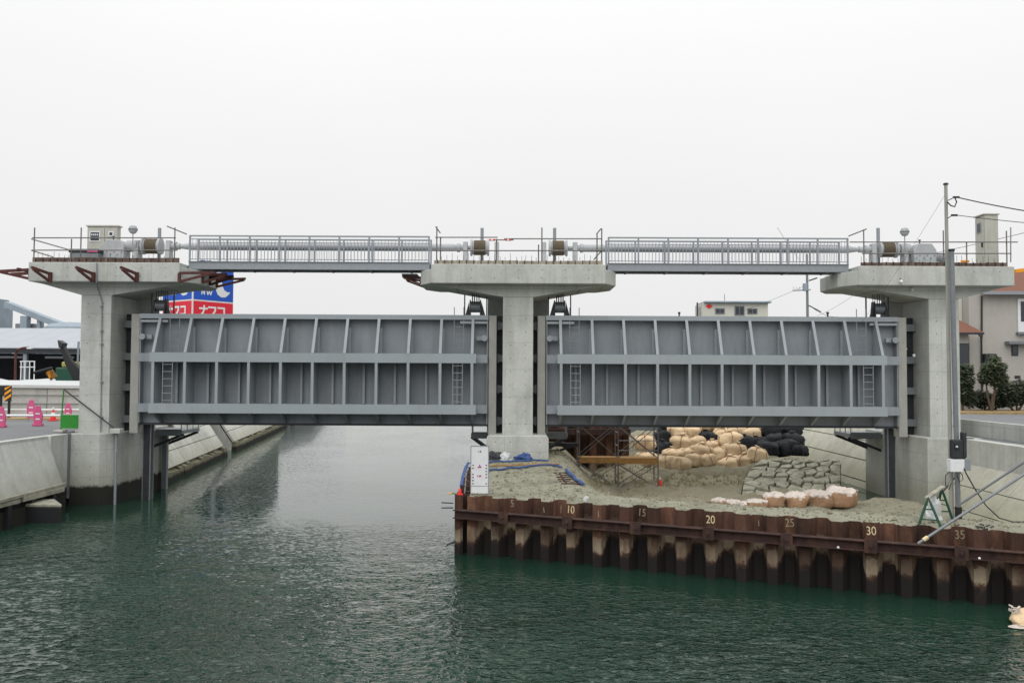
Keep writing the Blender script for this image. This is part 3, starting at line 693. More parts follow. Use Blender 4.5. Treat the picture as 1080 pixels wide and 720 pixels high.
# brackets off the canal end of the left cap
t = thing('cap_bracket', 'red-brown bracket frame jutting right from the left cap end', 'bracket', (-13.3, 38, 9.5), 'red-brown brackets on the caps')
a = pt(189, 288, 36.27); b = pt(189, 297, 36.27); e = pt(226, 287.5, 36.0)
MB().beam(a, b, .1, .1).build('leg', M['redbrown'], t); MB().beam(a, e, .09, .1).build('arm', M['redbrown'], t); MB().beam(b, e, .08, .09).build('brace', M['redbrown'], t)
for y, ex in ((37.4, 1.0), (38.3, 1.0), (39.2, 1.25)):
    MB().beam((-13.27, y, 9.66), (-13.27, y, 9.26), .1, .1).build('leg', M['redbrown'], t); MB().beam((-13.24, y, 9.62), (-13.24+ex, y, 9.66), .1, .1).build('arm', M['redbrown'], t); MB().beam((-13.24, y, 9.3), (-13.3+ex, y, 9.6), .08, .09).build('brace', M['redbrown'], t)
t = thing('cap_bracket', 'red-brown bracket plank under the left end of the middle cap', 'bracket', (PCX-4.15, 38, 9.5), 'red-brown brackets on the caps')
for y in (37.5, 38.8): MB().beam((PCX-4.16, y, 9.6), (PCX-4.16, y, 9.25), .08, .08).build('leg', M['redbrown'], t); MB().beam((PCX-4.16, y, 9.56), (PCX-4.95, y, 9.60), .08, .08).build('arm', M['redbrown'], t); MB().beam((PCX-4.16, y, 9.28), (PCX-4.9, y, 9.55), .06, .07).build('brace', M['redbrown'], t)
MB().box(PCX-4.95, PCX-4.3, 37.3, 39.0, 9.645, 9.70).build('plank', M['dark'], t)
# folded blue sheet on the footbridge end
p = Vector((X(215, 37.6), 37.6, 10.14))
MB().prism([(-.3, .002), (.3, .002), (.34, .05), (.25, .1), (.1, .085), (-.1, .12), (-.28, .07)], 'y', -.18, .18).build('blue_sheet', M['blue'])
o = bpy.data.objects['blue_sheet']; o.location = p; tag(o, 'folded blue sheet lying on the left end of the left footbridge', 'sheet')

# small white bulbs on the right pier
for px, py, Y, lb in ((950.5, 297, 36.2, 'on the front face of the right cap'), (962.5, 305.5, 36.9, 'under the right cap by the column'), (955, 368, 37.6, 'on the guide post of the right pier'), (964, 375, 37.85, 'beside the right column, lowest of four')):
    p = pt(px, py, Y); t = thing('work_bulb', 'small white bulb '+lb, 'bulb', p, 'white bulbs on the right pier')
    MB().lathe([(.01, -.07), (.05, -.05), (.07, 0), (.05, .05), (.02, .075)], p, 'z', 10).build('bulb', M['cap'], t, smooth=True)
    MB().tube(p+Vector((0, 0, .06)), p+Vector((0, .09, .16)), .012, 6).build('lead', M['black'], t)
# conduits down the left pier
t = thing('conduit', 'thin grey conduit running down the left pier column', 'conduit', (X(105, 36.98), 36.96, 3))
MB().path([pt(102, 277, 36.24), pt(102, 298, 36.24), pt(103, 303, 36.93), pt(107.5, 318, 36.95), pt(107, 380, 36.95), pt(106, 455, 36.95)], .022, 6).build('pipe', M['steel'], t)
for py in (323, 349, 363, 403, 440):
    p = pt(107, py, 36.95); MB().box(p.x-.06, p.x+.06, 36.92, 36.995, p.z-.03, p.z+.03).build('clamp', M['steel'], t)
# black stay pipe and its bollard at the left base
t = thing('stay_pipe', 'dark diagonal pipe from the green barrier to the left base edge', 'pipe', pt(122, 452, 36.9))
MB().tube(pt(68, 411, 37.0), pt(120, 451, 36.75), .03, 8).build('pipe', M['dark'], t)
MB().box(pt(121, 455, 36.7).x-.12, pt(121, 455, 36.7).x+.32, 36.45, 36.85, ROAD+.002, ROAD+.2).build('foot_block', M['conc'], t, .02)
x = X(124.5, 36.72); t = thing('drain_pipe', 'slim vertical pipe on the corner of the left base', 'pipe', (x, 36.6, 0))
MB().tube((x, 36.68, -.8), (x, 36.68, ROAD+.05), .055, 10).build('pipe', M['galv'], t, smooth=True)
for z in (1.0, 2.2): MB().box(x-.08, x+.08, 36.66, 36.80, z, z+.06).build('clamp', M['galv'], t)

# ------------------------------------------------------------------ sheet pile walls
def sheet_mesh(out_, z0, z1, wdt=.4):
    y = -.17 if out_ else .21; t = .022
    pr = [(0, 0), (.075, y), (wdt-.075, y), (wdt, 0)]; mb = MB()
    vs = []
    for z in (z0, z1):
        vs += [(a, b, z) for a, b in pr]+[(a, b+t, z) for a, b in pr]
    fs = []
    for i in range(3): fs += [(i, i+1, 9+i, 8+i), (4+i, 12+i, 13+i, 5+i), (8+i, 9+i, 13+i, 12+i), (i, 4+i, 5+i, 1+i)]
    fs += [(0, 8, 12, 4), (3, 7, 15, 11)]
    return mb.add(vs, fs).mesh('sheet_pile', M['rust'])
fnt = None
def text_mesh(txt, size, mat, ext=.003):
    c = bpy.data.curves.new('txt', 'FONT'); c.body = txt; c.size = size; c.extrude = ext; c.align_x = 'CENTER'; c.align_y = 'CENTER'
    o = bpy.data.objects.new('txt', c); col.objects.link(o)
    dg = bpy.context.evaluated_depsgraph_get(); me = bpy.data.meshes.new_from_object(o.evaluated_get(dg))
    bpy.data.objects.remove(o); bpy.data.curves.remove(c)
    me.materials.clear(); me.materials.append(mat); return me
wall = thing('sheet_pile_wall', 'rusty steel sheet pile wall along the water, numbered from 5 to 35', 'sheet piling', (WP0.x, WP0.y, 0))
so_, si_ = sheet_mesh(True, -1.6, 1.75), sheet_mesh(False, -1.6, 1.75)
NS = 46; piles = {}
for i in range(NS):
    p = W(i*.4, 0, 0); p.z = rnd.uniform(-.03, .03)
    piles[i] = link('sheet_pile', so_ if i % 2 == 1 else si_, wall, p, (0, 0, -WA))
# numbers, painted on the fifth sheets
for n_ in (5, 10, 15, 20, 25, 30, 35):
    i = n_-1; off = .17 if i % 2 == 1 else -.21
    p = W(i*.4+.20, off+.004, 1.56)
    me = text_mesh(str(n_), .29, M['number'] if n_ in (10, 20, 30) else M['number2'])
    o = link('painted_number', me, piles[i], p, (R(90), R(rnd.uniform(-5, 5)), 0), (.85, 1.05, 1))
# faint chalk marks on other sheets
cm1 = MB().box(-.010, .010, -.004, 0, -.1, .1).mesh('chalk_mark', M['number2'])
for i in (7, 8, 11, 22):
    off = .17 if i % 2 == 1 else -.21
    link('chalk_mark', cm1, piles[i], W(i*.4+rnd.uniform(.12, .28), off+.002, 1.5), (0, R(rnd.uniform(-12, 12)), 0), (1, 1, rnd.uniform(.6, 1.2)))
# wale: an H beam lying against the sheets, with tie plates
mb = MB(); L = NS*.4
for n0, n1, z0, z1 in ((.185, .45, 1.33, 1.352), (.185, .45, 1.10, 1.122), (.30, .318, 1.122, 1.33)):
    q = [W(.12, n0, 0), W(L, n0, 0), W(L, n1, 0), W(.12, n1, 0)]; mb.prism([(v.x, v.y) for v in q], 'z', z0, z1)
mb.build('wale', M['wale'], wall)
for n_ in (5, 10, 15, 20, 25, 30, 35, 40):
    s = (n_-1)*.4+.2; m = MB(); q = [W(s-.15, .452, 0), W(s+.15, .452, 0), W(s+.15, .48, 0), W(s-.15, .48, 0)]
    m.prism([(v.x, v.y) for v in q], 'z', 1.07, 1.40); pl = m.build('tie_plate', M['wale'], wall)
    MB().tube(W(s, .48, 1.235), W(s, .56, 1.235), .035, 8).build('tie_bolt', M['wale'], pl)
# corner pile and the return wall running back to the middle pier
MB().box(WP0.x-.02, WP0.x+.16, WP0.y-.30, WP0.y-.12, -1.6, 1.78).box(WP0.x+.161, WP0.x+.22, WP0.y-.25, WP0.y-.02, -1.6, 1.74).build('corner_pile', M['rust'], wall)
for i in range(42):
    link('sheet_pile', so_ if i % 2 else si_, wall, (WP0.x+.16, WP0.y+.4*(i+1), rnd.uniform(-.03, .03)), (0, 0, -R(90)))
MB().tube(W(-.05, .1, 1.5), W(-.42, .15, 1.5), .02, 6).build('spike', M['dark'], wall); MB().tube(W(-.05, .1, 1.36), W(-.42, .15, 1.34), .02, 6).build('spike', M['dark'], wall)
MB().tube(pt(488, 567, 27.0), pt(471, 574.5, 26.9), .03, 8).build('mooring_stub', M['dark'], wall)

rear = thing('sheet_pile_wall', 'rusty sheet pile wall behind the scaffold under the right gate', 'sheet piling', (2, 46.5, 0))
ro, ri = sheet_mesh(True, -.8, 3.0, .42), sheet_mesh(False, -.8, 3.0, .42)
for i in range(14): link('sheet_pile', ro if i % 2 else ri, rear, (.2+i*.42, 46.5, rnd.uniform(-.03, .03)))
MB().box(.2, 6.1, 46.0, 46.3, 2.35, 2.65).build('wale', M['wale'], rear)
# dried white knot and dots on the front wall
for (px, py, Y, lb, r) in ((884, 577, 22.3, 'small pale dot light on the sheet piles, left of two', .035), (1033, 588.5, 20.9, 'small pale dot light on the sheet piles near the right edge', .032)):
    p = pt(px, py, Y); o = MB().lathe([(.005, -r), (r*.8, -r*.6), (r, 0), (r*.8, r*.6), (.005, r)], p, 'z', 8).build('dot_light', M['cap'], origin=p, smooth=True); tag(o, lb, 'light')

# ------------------------------------------------------------------ bulk bags
def bag_mesh(seed, mats, topped=False):
    """squarish slumped sack with creases and a gathered mouth"""
    rr = random.Random(seed); mb = MB(); n = 28
    if topped: prof = [(.05, 0), (.40, .0), (.45, .06), (.48, .2), (.50, .38), (.51, .54), (.51, .64), (.50, .70), (.44, .78), (.34, .83), (.22, .86), (.12, .88), (.02, .89)]
    else: prof = [(.05, 0), (.40, .0), (.47, .05), (.50, .18), (.50, .34), (.495, .5), (.48, .62), (.43, .71), (.33, .77), (.2, .81), (.10, .84), (.07, .88), (.13, .94), (.02, .95)]
    mb.lathe(prof, (0, 0, 0), 'z', n)
    me = mb.mesh('bulk_bag', mats[0]); ph = rr.random()*6
    sx = rr.uniform(.9, 1.1)
    for v in me.vertices:
        a = math.atan2(v.co.y, v.co.x); r = math.hypot(v.co.x, v.co.y)
        sq = 1/max(abs(math.cos(a)), abs(math.sin(a)))**.8
        cr = .055*math.sin(9*a+ph+4*v.co.z)*sm(.25, .7, v.co.z)+.02*math.sin(15*a+ph)*sm(.5, .8, v.co.z)
        q = Vector((math.cos(a), math.sin(a), v.co.z*1.6))
        f = sq*(1+cr+.16*noise.noise(q*1.4+Vector((seed*3.1, 0, 0)))+.11*noise.noise(q*3.4+Vector((seed, 7, 0)))+.05*noise.noise(q*8))
        v.co.x *= f*sx; v.co.y *= f/sx
        v.co.z += .10*sm(.4, .8, v.co.z)*noise.noise(Vector((v.co.x*2.2, v.co.y*2.2, seed)))*1.2
        if topped and v.co.z > .6: v.co.z += .10*noise.noise(Vector((v.co.x*6, v.co.y*6, seed*2)))+.06*noise.noise(Vector((v.co.x*14, v.co.y*14, seed)))
        if v.co.z > .75 and not topped: v.co.x += .08*math.sin(seed*1.7); v.co.y += .08*math.cos(seed*1.7)
    for p in me.polygons: p.use_smooth = True
    if topped:
        me.materials.append(mats[1])
        for p in me.polygons:
            if p.center.z > .62+.25*noise.noise(p.center*5): p.material_index = 1; p.use_smooth = False
    return me
strap = {}
def strapmesh(me_key, mat):
    mb = MB()
    for a in (0, math.pi/2):
        c, s = math.cos(a), math.sin(a); pts = []
        for i in range(13):
            u = -1+i/6; rr_ = .60*u; zz = .05+.80*math.sqrt(max(0, 1-abs(u)**3.2)); pts.append((c*rr_, s*rr_, zz))
        mb.path(pts, .022, 5)
    return mb.mesh('lifting_strap', mat)
SMT, SMB = strapmesh('t', M['tan2']), strapmesh('b', M['black'])
tanm = [bag_mesh(i, [M['tan']]) for i in range(6)]; blkm = [bag_mesh(20+i, [M['blackbag']]) for i in range(5)]; whm = [bag_mesh(40+i, [M['tan2'], M['whitebag']], True) for i in range(5)]
def bag(p, kind, dia, lab, group, hgt=None, tilt=0, i=0):
    me = {'tan': tanm, 'black': blkm, 'white': whm}[kind]; me = me[i % len(me)]
    t = thing('bulk_bag', lab, 'bulk bag', p, group)
    b = link('sack', me, t, p, (R(rnd.uniform(-tilt, tilt)), R(rnd.uniform(-tilt, tilt)), rnd.uniform(0, 6.3)), (dia, dia, hgt or dia*rnd.uniform(.75, .95)))
    if kind != 'white': 
        o = link('lifting_strap', SMB if kind == 'black' else SMT, t, p, tuple(b.rotation_euler), tuple(b.scale))
    return t
# photo rows of the pile (px, py of each bag's foot), front row first
def zp(x, y): return 670+x/4.32, 430+y/4.32
# front white-topped row in the pit
fr = [(798, 526, .72), (815, 527.5, .82), (838, 529, .92), (861, 531, 1.0), (886.5, 533, 1.12)]
for i, (px, py, d) in enumerate(fr):
    Y = 35.9-.5*(i-4)*-.4; x = X(px, Y); z = H(x, Y)-.03
    bag((x, Y, z), 'white', d*1.02, 'brown bulk bag with white rumpled top beside the right pier, %s from left' % ORD[i], 'white-topped bags in the pit', d*.78+(.0 if i else -.15), 3, i)
for i, (px, py) in enumerate(((757, 519), (772, 520.5), (782, 522))):
    Y = 36.6; x = X(px, Y); z = H(x, Y)-.25; bag((x, Y, z), 'white', .62, 'low whitish bulk bag left of the white-topped row, %s from left' % ORD[i], 'white-topped bags in the pit', .5, 4, i+2)
rows = [
 ([(150, 285, 't'), (215, 282, 't'), (270, 270, 't'), (330, 262, 't'), (435, 285, 't'), (500, 272, 't'), (553, 240, 't')], 'front row'),
 ([(45, 265, 't'), (170, 250, 't'), (245, 236, 't'), (300, 232, 't'), (385, 243, 't'), (446, 232, 't'), (600, 215, 'b'), (690, 218, 'b'), (740, 218, 'b')], 'second row'),
 ([(45, 190, 't'), (115, 205, 'b'), (205, 196, 't'), (272, 190, 't'), (350, 205, 't'), (435, 178, 't'), (500, 202, 'b'), (560, 190, 'b'), (640, 180, 'b'), (715, 176, 'b')], 'third row'),
 ([(125, 165, 'b'), (195, 140, 't'), (260, 135, 't'), (320, 168, 'b'), (400, 155, 't'), (460, 150, 't'), (520, 152, 't'), (620, 130, 'b'), (715, 130, 'b')], 'fourth row'),
 ([(165, 108, 'b'), (240, 106, 't'), (325, 106, 't'), (390, 104, 't'), (440, 106, 't'), (510, 112, 't'), (575, 108, 't'), (650, 106, 'b'), (720, 106, 'b')], 'back row')]
mound = []
for ri_, (lst, nm) in enumerate(rows):
    cnt = {'t': 0, 'b': 0}
    for (a, b, c) in lst:
        px, py = zp(a, b); Y = 44.2+ri_*1.6+rnd.uniform(-.3, .3)
        p = pt(px, py, Y); d = 17.5*Y/930*rnd.uniform(1.0, 1.3); mound.append((p.x, Y, p.z))
        cnt[c] += 1
        bag(p, 'tan' if c == 't' else 'black', d, '%s bulk bag in the %s of the pile, %s %s one from left' % ('tan' if c == 't' else 'black', nm, ORD[cnt[c]-1], 'tan' if c == 't' else 'black'), 'bulk bags piled behind the right gate', None, 9, rnd.randrange(30))
# the sand mound the pile lies on, fitted to the feet of the bags
nx, ny = 70, 60; vs = []; fs = []
for i in range(nx+1):
    for j in range(ny+1):
        x = 6.2+i*(14.3-6.2)/nx; y = 42.6+j*(55.5-42.6)/ny
        sw = sz = 0
        for (mx_, my, mz) in mound:
            w_ = 1/(((x-mx_)**2+(y-my)**2)**1.5+.02); sw += w_; sz += w_*mz
        z = sz/sw+.06; e = min(x-6.2, 14.3-x, (y-42.6)*1.0); z = z-1.2*(1-sm(0, 1.0, e)); z += .06*noise.noise(Vector((x*2, y*2, 0)))
        vs.append((x, y, z))
for i in range(nx):
    for j in range(ny): a = i*(ny+1)+j; fs.append((a, a+ny+1, a+ny+2, a+1))
tag(MB().add(vs, fs).build('sand_mound', M['sand'], smooth=True), kind='structure')
# half-sunken bag in the water at lower right
p = onz(1083, 656, 0); t = thing('bulk_bag', 'tan bulk bag with white frilled knot lying half sunk in the water', 'bulk bag', p)
me = bag_mesh(77, [M['tan']]); link('sack', me, t, p+Vector((.35, .1, .12)), (R(4), R(-94), R(38)), (.34, .8, 1.0))
m = MB()
for i in range(16):
    a = i*.9; c = p+Vector((-.33+.05*math.cos(a*2), -.12+.07*math.sin(a), .30+.06*math.sin(a*1.7))); m.beam(c, c+Vector((.07*math.cos(a*3), .05*math.sin(a*2), .05*math.cos(a))), .05, .02)
m.build('frilled_knot', M['whitebag'], t)
o = MB().lathe([(.02, -.05), (.25, -.04), (.33, .0), (.22, .05), (.05, .07)], (0, 0, 0), 'z', 12).build('wet_rag', M['whitebag'], smooth=True); o.location = p+Vector((-.32, -.42, .02)); o.scale = (1, .5, .6)
tag(o, 'pale rag floating in front of the half-sunk tan bag', 'rag')

# ------------------------------------------------------------------ stone pitching (Voronoi stones on a slope)
rip = thing('stone_pitching', 'slope of grey pitching stones beside the bulk bag pile', 'stone slope', pt(838, 512, 40))
A_, B_, C_ = pt(783, 519, 39.2), pt(884, 521, 39.2), None
Ys0, Ys1 = 39.0, 43.4
def slope(u, v):      # u across, v up: 0..1
    y = Ys0+(Ys1-Ys0)*v; zz = .05+1.25*v**.8; 
    xl, xr_ = X(781+22*v**2, y), X(886, y)
    return Vector((xl+(xr_-xl)*u, y, zz))
pts_ = []
rs = random.Random(3)
for i in range(7):
    for j in range(9): pts_.append(((i+.5+rs.uniform(-.42, .42))/7, (j+.5+rs.uniform(-.36, .36))/9))
def clip(poly, a, b):      # keep the side nearer a
    mxx, myy = (a[0]+b[0])/2, (a[1]+b[1])/2; dx, dy = b[0]-a[0], b[1]-a[1]
    f = lambda p: (p[0]-mxx)*dx+(p[1]-myy)*dy; o = []
    for i in range(len(poly)):
        p, q = poly[i], poly[(i+1) % len(poly)]; fp, fq = f(p), f(q)
        if fp <= 0: o.append(p)
        if fp*fq < 0: t = fp/(fp-fq); o.append((p[0]+(q[0]-p[0])*t, p[1]+(q[1]-p[1])*t))
    return o
for a in pts_:
    poly = [(0, 0), (1, 0), (1, 1), (0, 1)]
    for b in pts_:
        if b != a and abs(b[0]-a[0])+abs(b[1]-a[1]) < .6: poly = clip(poly, a, b)
    if len(poly) < 3: continue
    cx = sum(p[0] for p in poly)/len(poly); cy = sum(p[1] for p in poly)/len(poly)
    base = [slope(cx+(p[0]-cx)*.86, cy+(p[1]-cy)*.86) for p in poly]; top = [slope(cx+(p[0]-cx)*.83, cy+(p[1]-cy)*.83) for p in poly]
    nrm = Vector((0, -.27, 1)).normalized(); h_ = rs.uniform(.07, .2); n = len(poly); tilt = [rs.uniform(-.05, .05) for _ in poly]
    mb = MB().add([v-nrm*.15 for v in base]+[v+nrm*h_*.55 for v in base]+[v+nrm*(h_+tl) for v, tl in zip(top, tilt)]+[sum(top, Vector())/n+nrm*(h_+.03)],
                  [(i, (i+1) % n, n+(i+1) % n, n+i) for i in range(n)]+[(n+i, n+(i+1) % n, 2*n+(i+1) % n, 2*n+i) for i in range(n)]+[(2*n+i, 2*n+(i+1) % n, 3*n) for i in range(n)]+[tuple(range(n-1, -1, -1))])
    mb.build('stone', M['stone'], rip)
g = []
for i in range(11):
    for j in range(11): g.append(slope(i/10, j/10)+Vector((0, 0, .02 if .0 < j < 10 else -.3)))
MB().add(g, [(i*11+j, (i+1)*11+j, (i+1)*11+j+1, i*11+j+1) for i in range(10) for j in range(10)]).build('bedding', M['mortar'], rip)

# ------------------------------------------------------------------ scaffold tower under the right gate
Ysc = 40.6; zg = lambda x, y: H(x, y)
xs = [X(611, Ysc), X(652, Ysc), X(694, Ysc)]; t = thing('scaffold', 'dark pipe scaffold with wooden plank under the right gate', 'scaffold', (xs[1], Ysc+.6, .2))
ztop = 3.25; zmid = Z(650, 485, Ysc)
for x in xs:
    for y in (Ysc, Ysc+1.2): MB().tube((x, y, H(x, y)-.05), (x, y, ztop), .03, 8).build('upright', M['pipe'], t)
    for z in (.7, 1.3, zmid-.1, 2.2, 2.8): MB().tube((x, Ysc, z), (x, Ysc+1.2, z), .022, 6).build('rung', M['pipe'], t)
for a, b in ((0, 1), (1, 2)):
    for y in (Ysc-.03, Ysc+1.23):
        MB().tube((xs[a], y, zmid+.1), (xs[b], y, ztop-.1), .02, 6).build('cross_brace', M['pipe'], t); MB().tube((xs[b], y-.03, zmid+.1), (xs[a], y-.03, ztop-.1), .02, 6).build('cross_brace', M['pipe'], t)
        MB().tube((xs[a], y, .25), (xs[b], y, zmid-.2), .02, 6).build('cross_brace', M['pipe'], t); MB().tube((xs[b], y-.03, .25), (xs[a], y-.03, zmid-.2), .02, 6).build('cross_brace', M['pipe'], t)
MB().box(xs[0], xs[1]+.02, Ysc-.09, Ysc-.04, zmid-.13, zmid+.13).build('plank', M['wood'], t); MB().box(xs[1]+.03, xs[2], Ysc-.09, Ysc-.04, zmid-.16, zmid+.10).build('plank', M['wood'], t)
MB().box(xs[0], xs[2], Ysc+.1, Ysc+1.1, zmid+.05, zmid+.09).build('deck', M['wood'], t)
for pa, pb, za in ((xs[1], xs[2], 2.0), (xs[1], xs[2], 2.45)): MB().tube((pa, Ysc+.02, za), (pb, Ysc+.02, za), .02, 6).build('guard_rail', M['galv'], t)
p = gpt(693, 515); x_ = xs[2]+.06
t = thing('red_can', 'small red can at the right foot of the scaffold', 'can', (x_, Ysc-.25, H(x_, Ysc-.25)))
MB().lathe([(.06, -.02), (.07, .0), (.07, .2), (.05, .24), (.03, .3)], (x_, Ysc-.25, H(x_, Ysc-.25)), 'z', 12).build('body', M['red'], t, smooth=True); MB().tube((x_, Ysc-.25, H(x_, Ysc-.25)+.3), (x_, Ysc-.25, H(x_, Ysc-.25)+.36), .03, 8).build('lid', M['cap'], t)
# grey pipes left of the scaffold, from the middle platform
t = thing('support_beam', 'dark horizontal beam between the middle pier and the scaffold', 'beam', (2.3, 41.3, 2))
MB().beam((PCX+1.28, 41.4, 2.2), (xs[0]+.05, 41.2, 2.2), .14, .18).build('beam', M['dark'], t); MB().beam((PCX+1.28, 41.42, 1.7), (xs[0]-.2, 41.2, 2.15), .08, .1).build('brace', M['dark'], t)

# ------------------------------------------------------------------ things on the sand
def crumple(name, mat, c, sx, sy, sz, seed, lab, cat):
    n, m = 18, 12; vs = []; fs = []
    for j in range(m+1):
        ph = math.pi/2*(1-j/m)
        for i in range(n):
            a = 2*math.pi*i/n; v = Vector((math.cos(a)*math.cos(ph), math.sin(a)*math.cos(ph), math.sin(ph)))
            f = 1+.5*noise.noise(v*1.9+Vector((seed, 0, 0)))+.22*noise.noise(v*5+Vector((0, seed, 0)))
            vs.append((v.x*sx*f, v.y*sy*f, max(-.02, v.z*sz*f)))
    for j in range(m):
        for i in range(n): fs.append((j*n+i, j*n+(i+1) % n, (j+1)*n+(i+1) % n, (j+1)*n+i))
    o = MB().add(vs, fs).build(name, mat); o.location = c; return tag(o, lab, cat)
p = gpt(551, 485.5); crumple('tarpaulin', M['blue'], p, .40, .3, .26, 3, 'crumpled blue tarpaulin heap in front of the middle pier base', 'tarpaulin')
p = gpt(534, 485.5); crumple('white_sack', M['whitesheet'], p, .25, .2, .32, 9, 'white sack beside the blue tarpaulin heap', 'sack')
p = gpt(522, 485); crumple('hose_bundle', M['dark'], p, .42, .25, .30, 5, 'dark heap of hose between the white board and the white sack', 'heap')
p = gpt(618, 530.5); crumple('white_bag', M['whitesheet'], gpt(618, 528.5), .09, .07, .13, 6, 'small white bag on the sheet pile edge right of number 10', 'bag')
def hose(name, pxs, r, mat, lab, cat='hose', lift=.05, flat=.7):
    P = [gpt(a, b, lift) for a, b in pxs]; Q = []
    for i in range(len(P)-1):
        for k_ in range(6): q = P[i].lerp(P[i+1], k_/6); q.z = H(q.x, q.y)+lift+.01*math.sin(i*6+k_); Q.append(q)
    Q.append(P[-1]); c = Q[0]; o = MB().path(Q, r, 8, flat).build(name, mat, origin=c, smooth=True); return tag(o, lab, cat)
hose('flat_hose', [(516, 488.5), (535, 487.5), (560, 486.5), (578, 486.5)], .045, M['blue'], 'blue flat hose lying nearest to the middle pier base')
hose('flat_hose', [(516, 497), (530, 496), (548, 494.5), (568, 491.5), (582, 491), (592, 494)], .05, M['blue'], 'blue flat hose lying across the sand right of the white board')
hose('flat_hose', [(597, 497.5), (603, 503), (609, 509), (615, 513)], .065, M['blue'], 'thick blue hose going down the sand by the short rungs', lift=.08)
hose('sand_pipe', [(517, 492.5), (540, 492), (565, 490.5), (590, 490.5)], .035, M['wood'], 'thin tan pipe lying between the two blue hoses', 'pipe')
# short ladder at the pit edge
a, b = gpt(602, 500, .05), gpt(611, 511.5, .05); t = thing('ladder', 'short rusty ladder lying down the pit edge beside the blue hose', 'ladder', b)
for s in (-.0, -.42): MB().beam(a+Vector((s, 0, 0)), b+Vector((s, 0, 0)), .05, .05).build('stringer', M['redbrown'], t)
for i in range(6): q = a.lerp(b, i/5); MB().tube(q+Vector((-.62, 0, 0)), q+Vector((.03, 0, 0)), .022, 6).build('rung', M['wale'], t)
# white gauge board
Yb = 27.55; x0, x1 = X(497.5, Yb), X(515.5, Yb); zb0, zb1 = Z(506, 520, Yb), Z(506, 470.5, Yb); xm = (x0+x1)/2
t = thing('gauge_board', 'white notice board with faded pink characters standing at the wall corner', 'notice board', (xm, Yb, zb0))
bd = MB().box(x0, x1, Yb, Yb+.03, zb0, zb1).build('board', M['cap'], t, .005)
MB().box(x0-.02, x0, Yb-.01, Yb+.04, zb0-.02, zb1+.02).box(x1, x1+.02, Yb-.01, Yb+.04, zb0-.02, zb1+.02).box(x0, x1, Yb-.01, Yb+.04, zb1, zb1+.02).build('frame', M['galv'], t)
for s in (x0+.04, x1-.04): MB().tube((s, Yb+.05, zb0-.2), (s, Yb+.05, zb1), .02, 6).tube((s, Yb+.55, zb0-.1), (s, Yb+.06, zb0+.9), .018, 6).build('leg', M['galv'], t)
MB().box(x0+.002, x1-.002, Yb-.004, Yb-.001, zb0+.22, zb0+.232).build('rule_line', M['mark'], bd)
def stroke_set(strokes, cx, cz, s, wd, mat, nm):
    m = MB()
    for (a, b, c, d) in strokes: m.beam((cx+a*s, Yb-.004, cz+b*s), (cx+c*s, Yb-.004, cz+d*s), .003, wd, (1, 0, 0)) if abs(a-c) < 1e-6 else m.beam((cx+a*s, Yb-.004, cz+b*s), (cx+c*s, Yb-.004, cz+d*s), .003, wd, (0, 1, 0))
    m.build(nm, mat, bd)
H_ = zb1-zb0
def flat_strokes(strokes, cx, cz, s, wd, mat, nm):
    m = MB()
    for (a, b, c, d) in strokes:
        p, q = Vector((cx+a*s, Yb-.003, cz+b*s)), Vector((cx+c*s, Yb-.003, cz+d*s)); u = (q-p).normalized(); v = Vector((-u.z, 0, u.x))*wd/2
        m.add([p+v, q+v, q-v, p-v], [(0, 1, 2, 3)])
    m.build(nm, mat, bd)
flat_strokes([(-.5, .3, .5, .3), (0, .55, 0, -.5), (-.1, .2, -.5, -.4), (.1, .2, .5, -.4), (-.35, -.05, .35, -.05)], xm+.0, zb0+H_*.56, .17, .035, M['pinkmark'], 'pink_character')
flat_strokes([(-.5, .1, .5, .1), (-.3, .5, -.45, -.5), (.05, .5, .05, -.1), (.05, -.1, .5, -.45), (-.1, -.2, .3, .3)], xm-.0, zb0+H_*.36, .16, .035, M['pinkmark'], 'pink_character')
flat_strokes([(-.4, 0, -.1, 0), (.1, .1, .4, .1), (.1, -.1, .4, -.1)], xm, zb1-.16, .12, .03, M['mark'], 'printed_mark')
for i in range(7):
    z = zb0+.30+i*.095
    if i != 4: flat_strokes([(-.5, 0, .5, 0)], x0+.06, z, .05, .035, M['mark'], 'printed_mark')
    if i != 1: flat_strokes([(-.5, 0, .5, 0)], x1-.06, z, .045, .035, M['mark'], 'printed_mark')
# coloured bits at the corner
p = pt(485, 518, 27.0); t = thing('corner_beacon', 'red beacon with a green and yellow stick on the wall corner', 'beacon', p)
MB().lathe([(.09, 0), (.1, .05), (.05, .07), (.05, .12), (.03, .2), (.005, .22)], (p.x, p.y, 1.75), 'z', 12).build('beacon', M['red'], t, smooth=True)
MB().tube((p.x-.1, p.y, 1.8), (p.x-.24, p.y, 1.82), .02, 6).build('stick', M['green'], t); MB().tube((p.x-.24, p.y, 1.82), (p.x-.36, p.y, 1.8), .02, 6).build('stick_tip', M['yellow'], t)
P = [pt(494, 488, 29.5), pt(491, 493, 29.0), pt(488, 503, 28.3), pt(486.5, 512, 27.8)]
o = MB().path([a.lerp(b, k_/5) for a, b in zip(P, P[1:]) for k_ in range(5)]+[P[-1]], .05, 8, .7).build('hanging_hose', M['blue'], origin=P[0], smooth=True); tag(o, 'blue hose hanging over the left edge beside the white board', 'hose')
t = thing('ladder', 'narrow steel ladder on the left edge behind the red beacon', 'ladder', pt(492, 518, 27.7))
for s in (0, .3): MB().tube(pt(490, 520, 27.8)+Vector((s, 0, 0)), pt(493, 487, 29.8)+Vector((s, 0, .0)), .02, 6).build('stringer', M['galv'], t)
for i in range(7): q = pt(490, 518, 27.8).lerp(pt(493, 488, 29.7), i/6); MB().tube(q, q+Vector((.3, 0, 0)), .016, 6).build('rung', M['rustboard'], t)
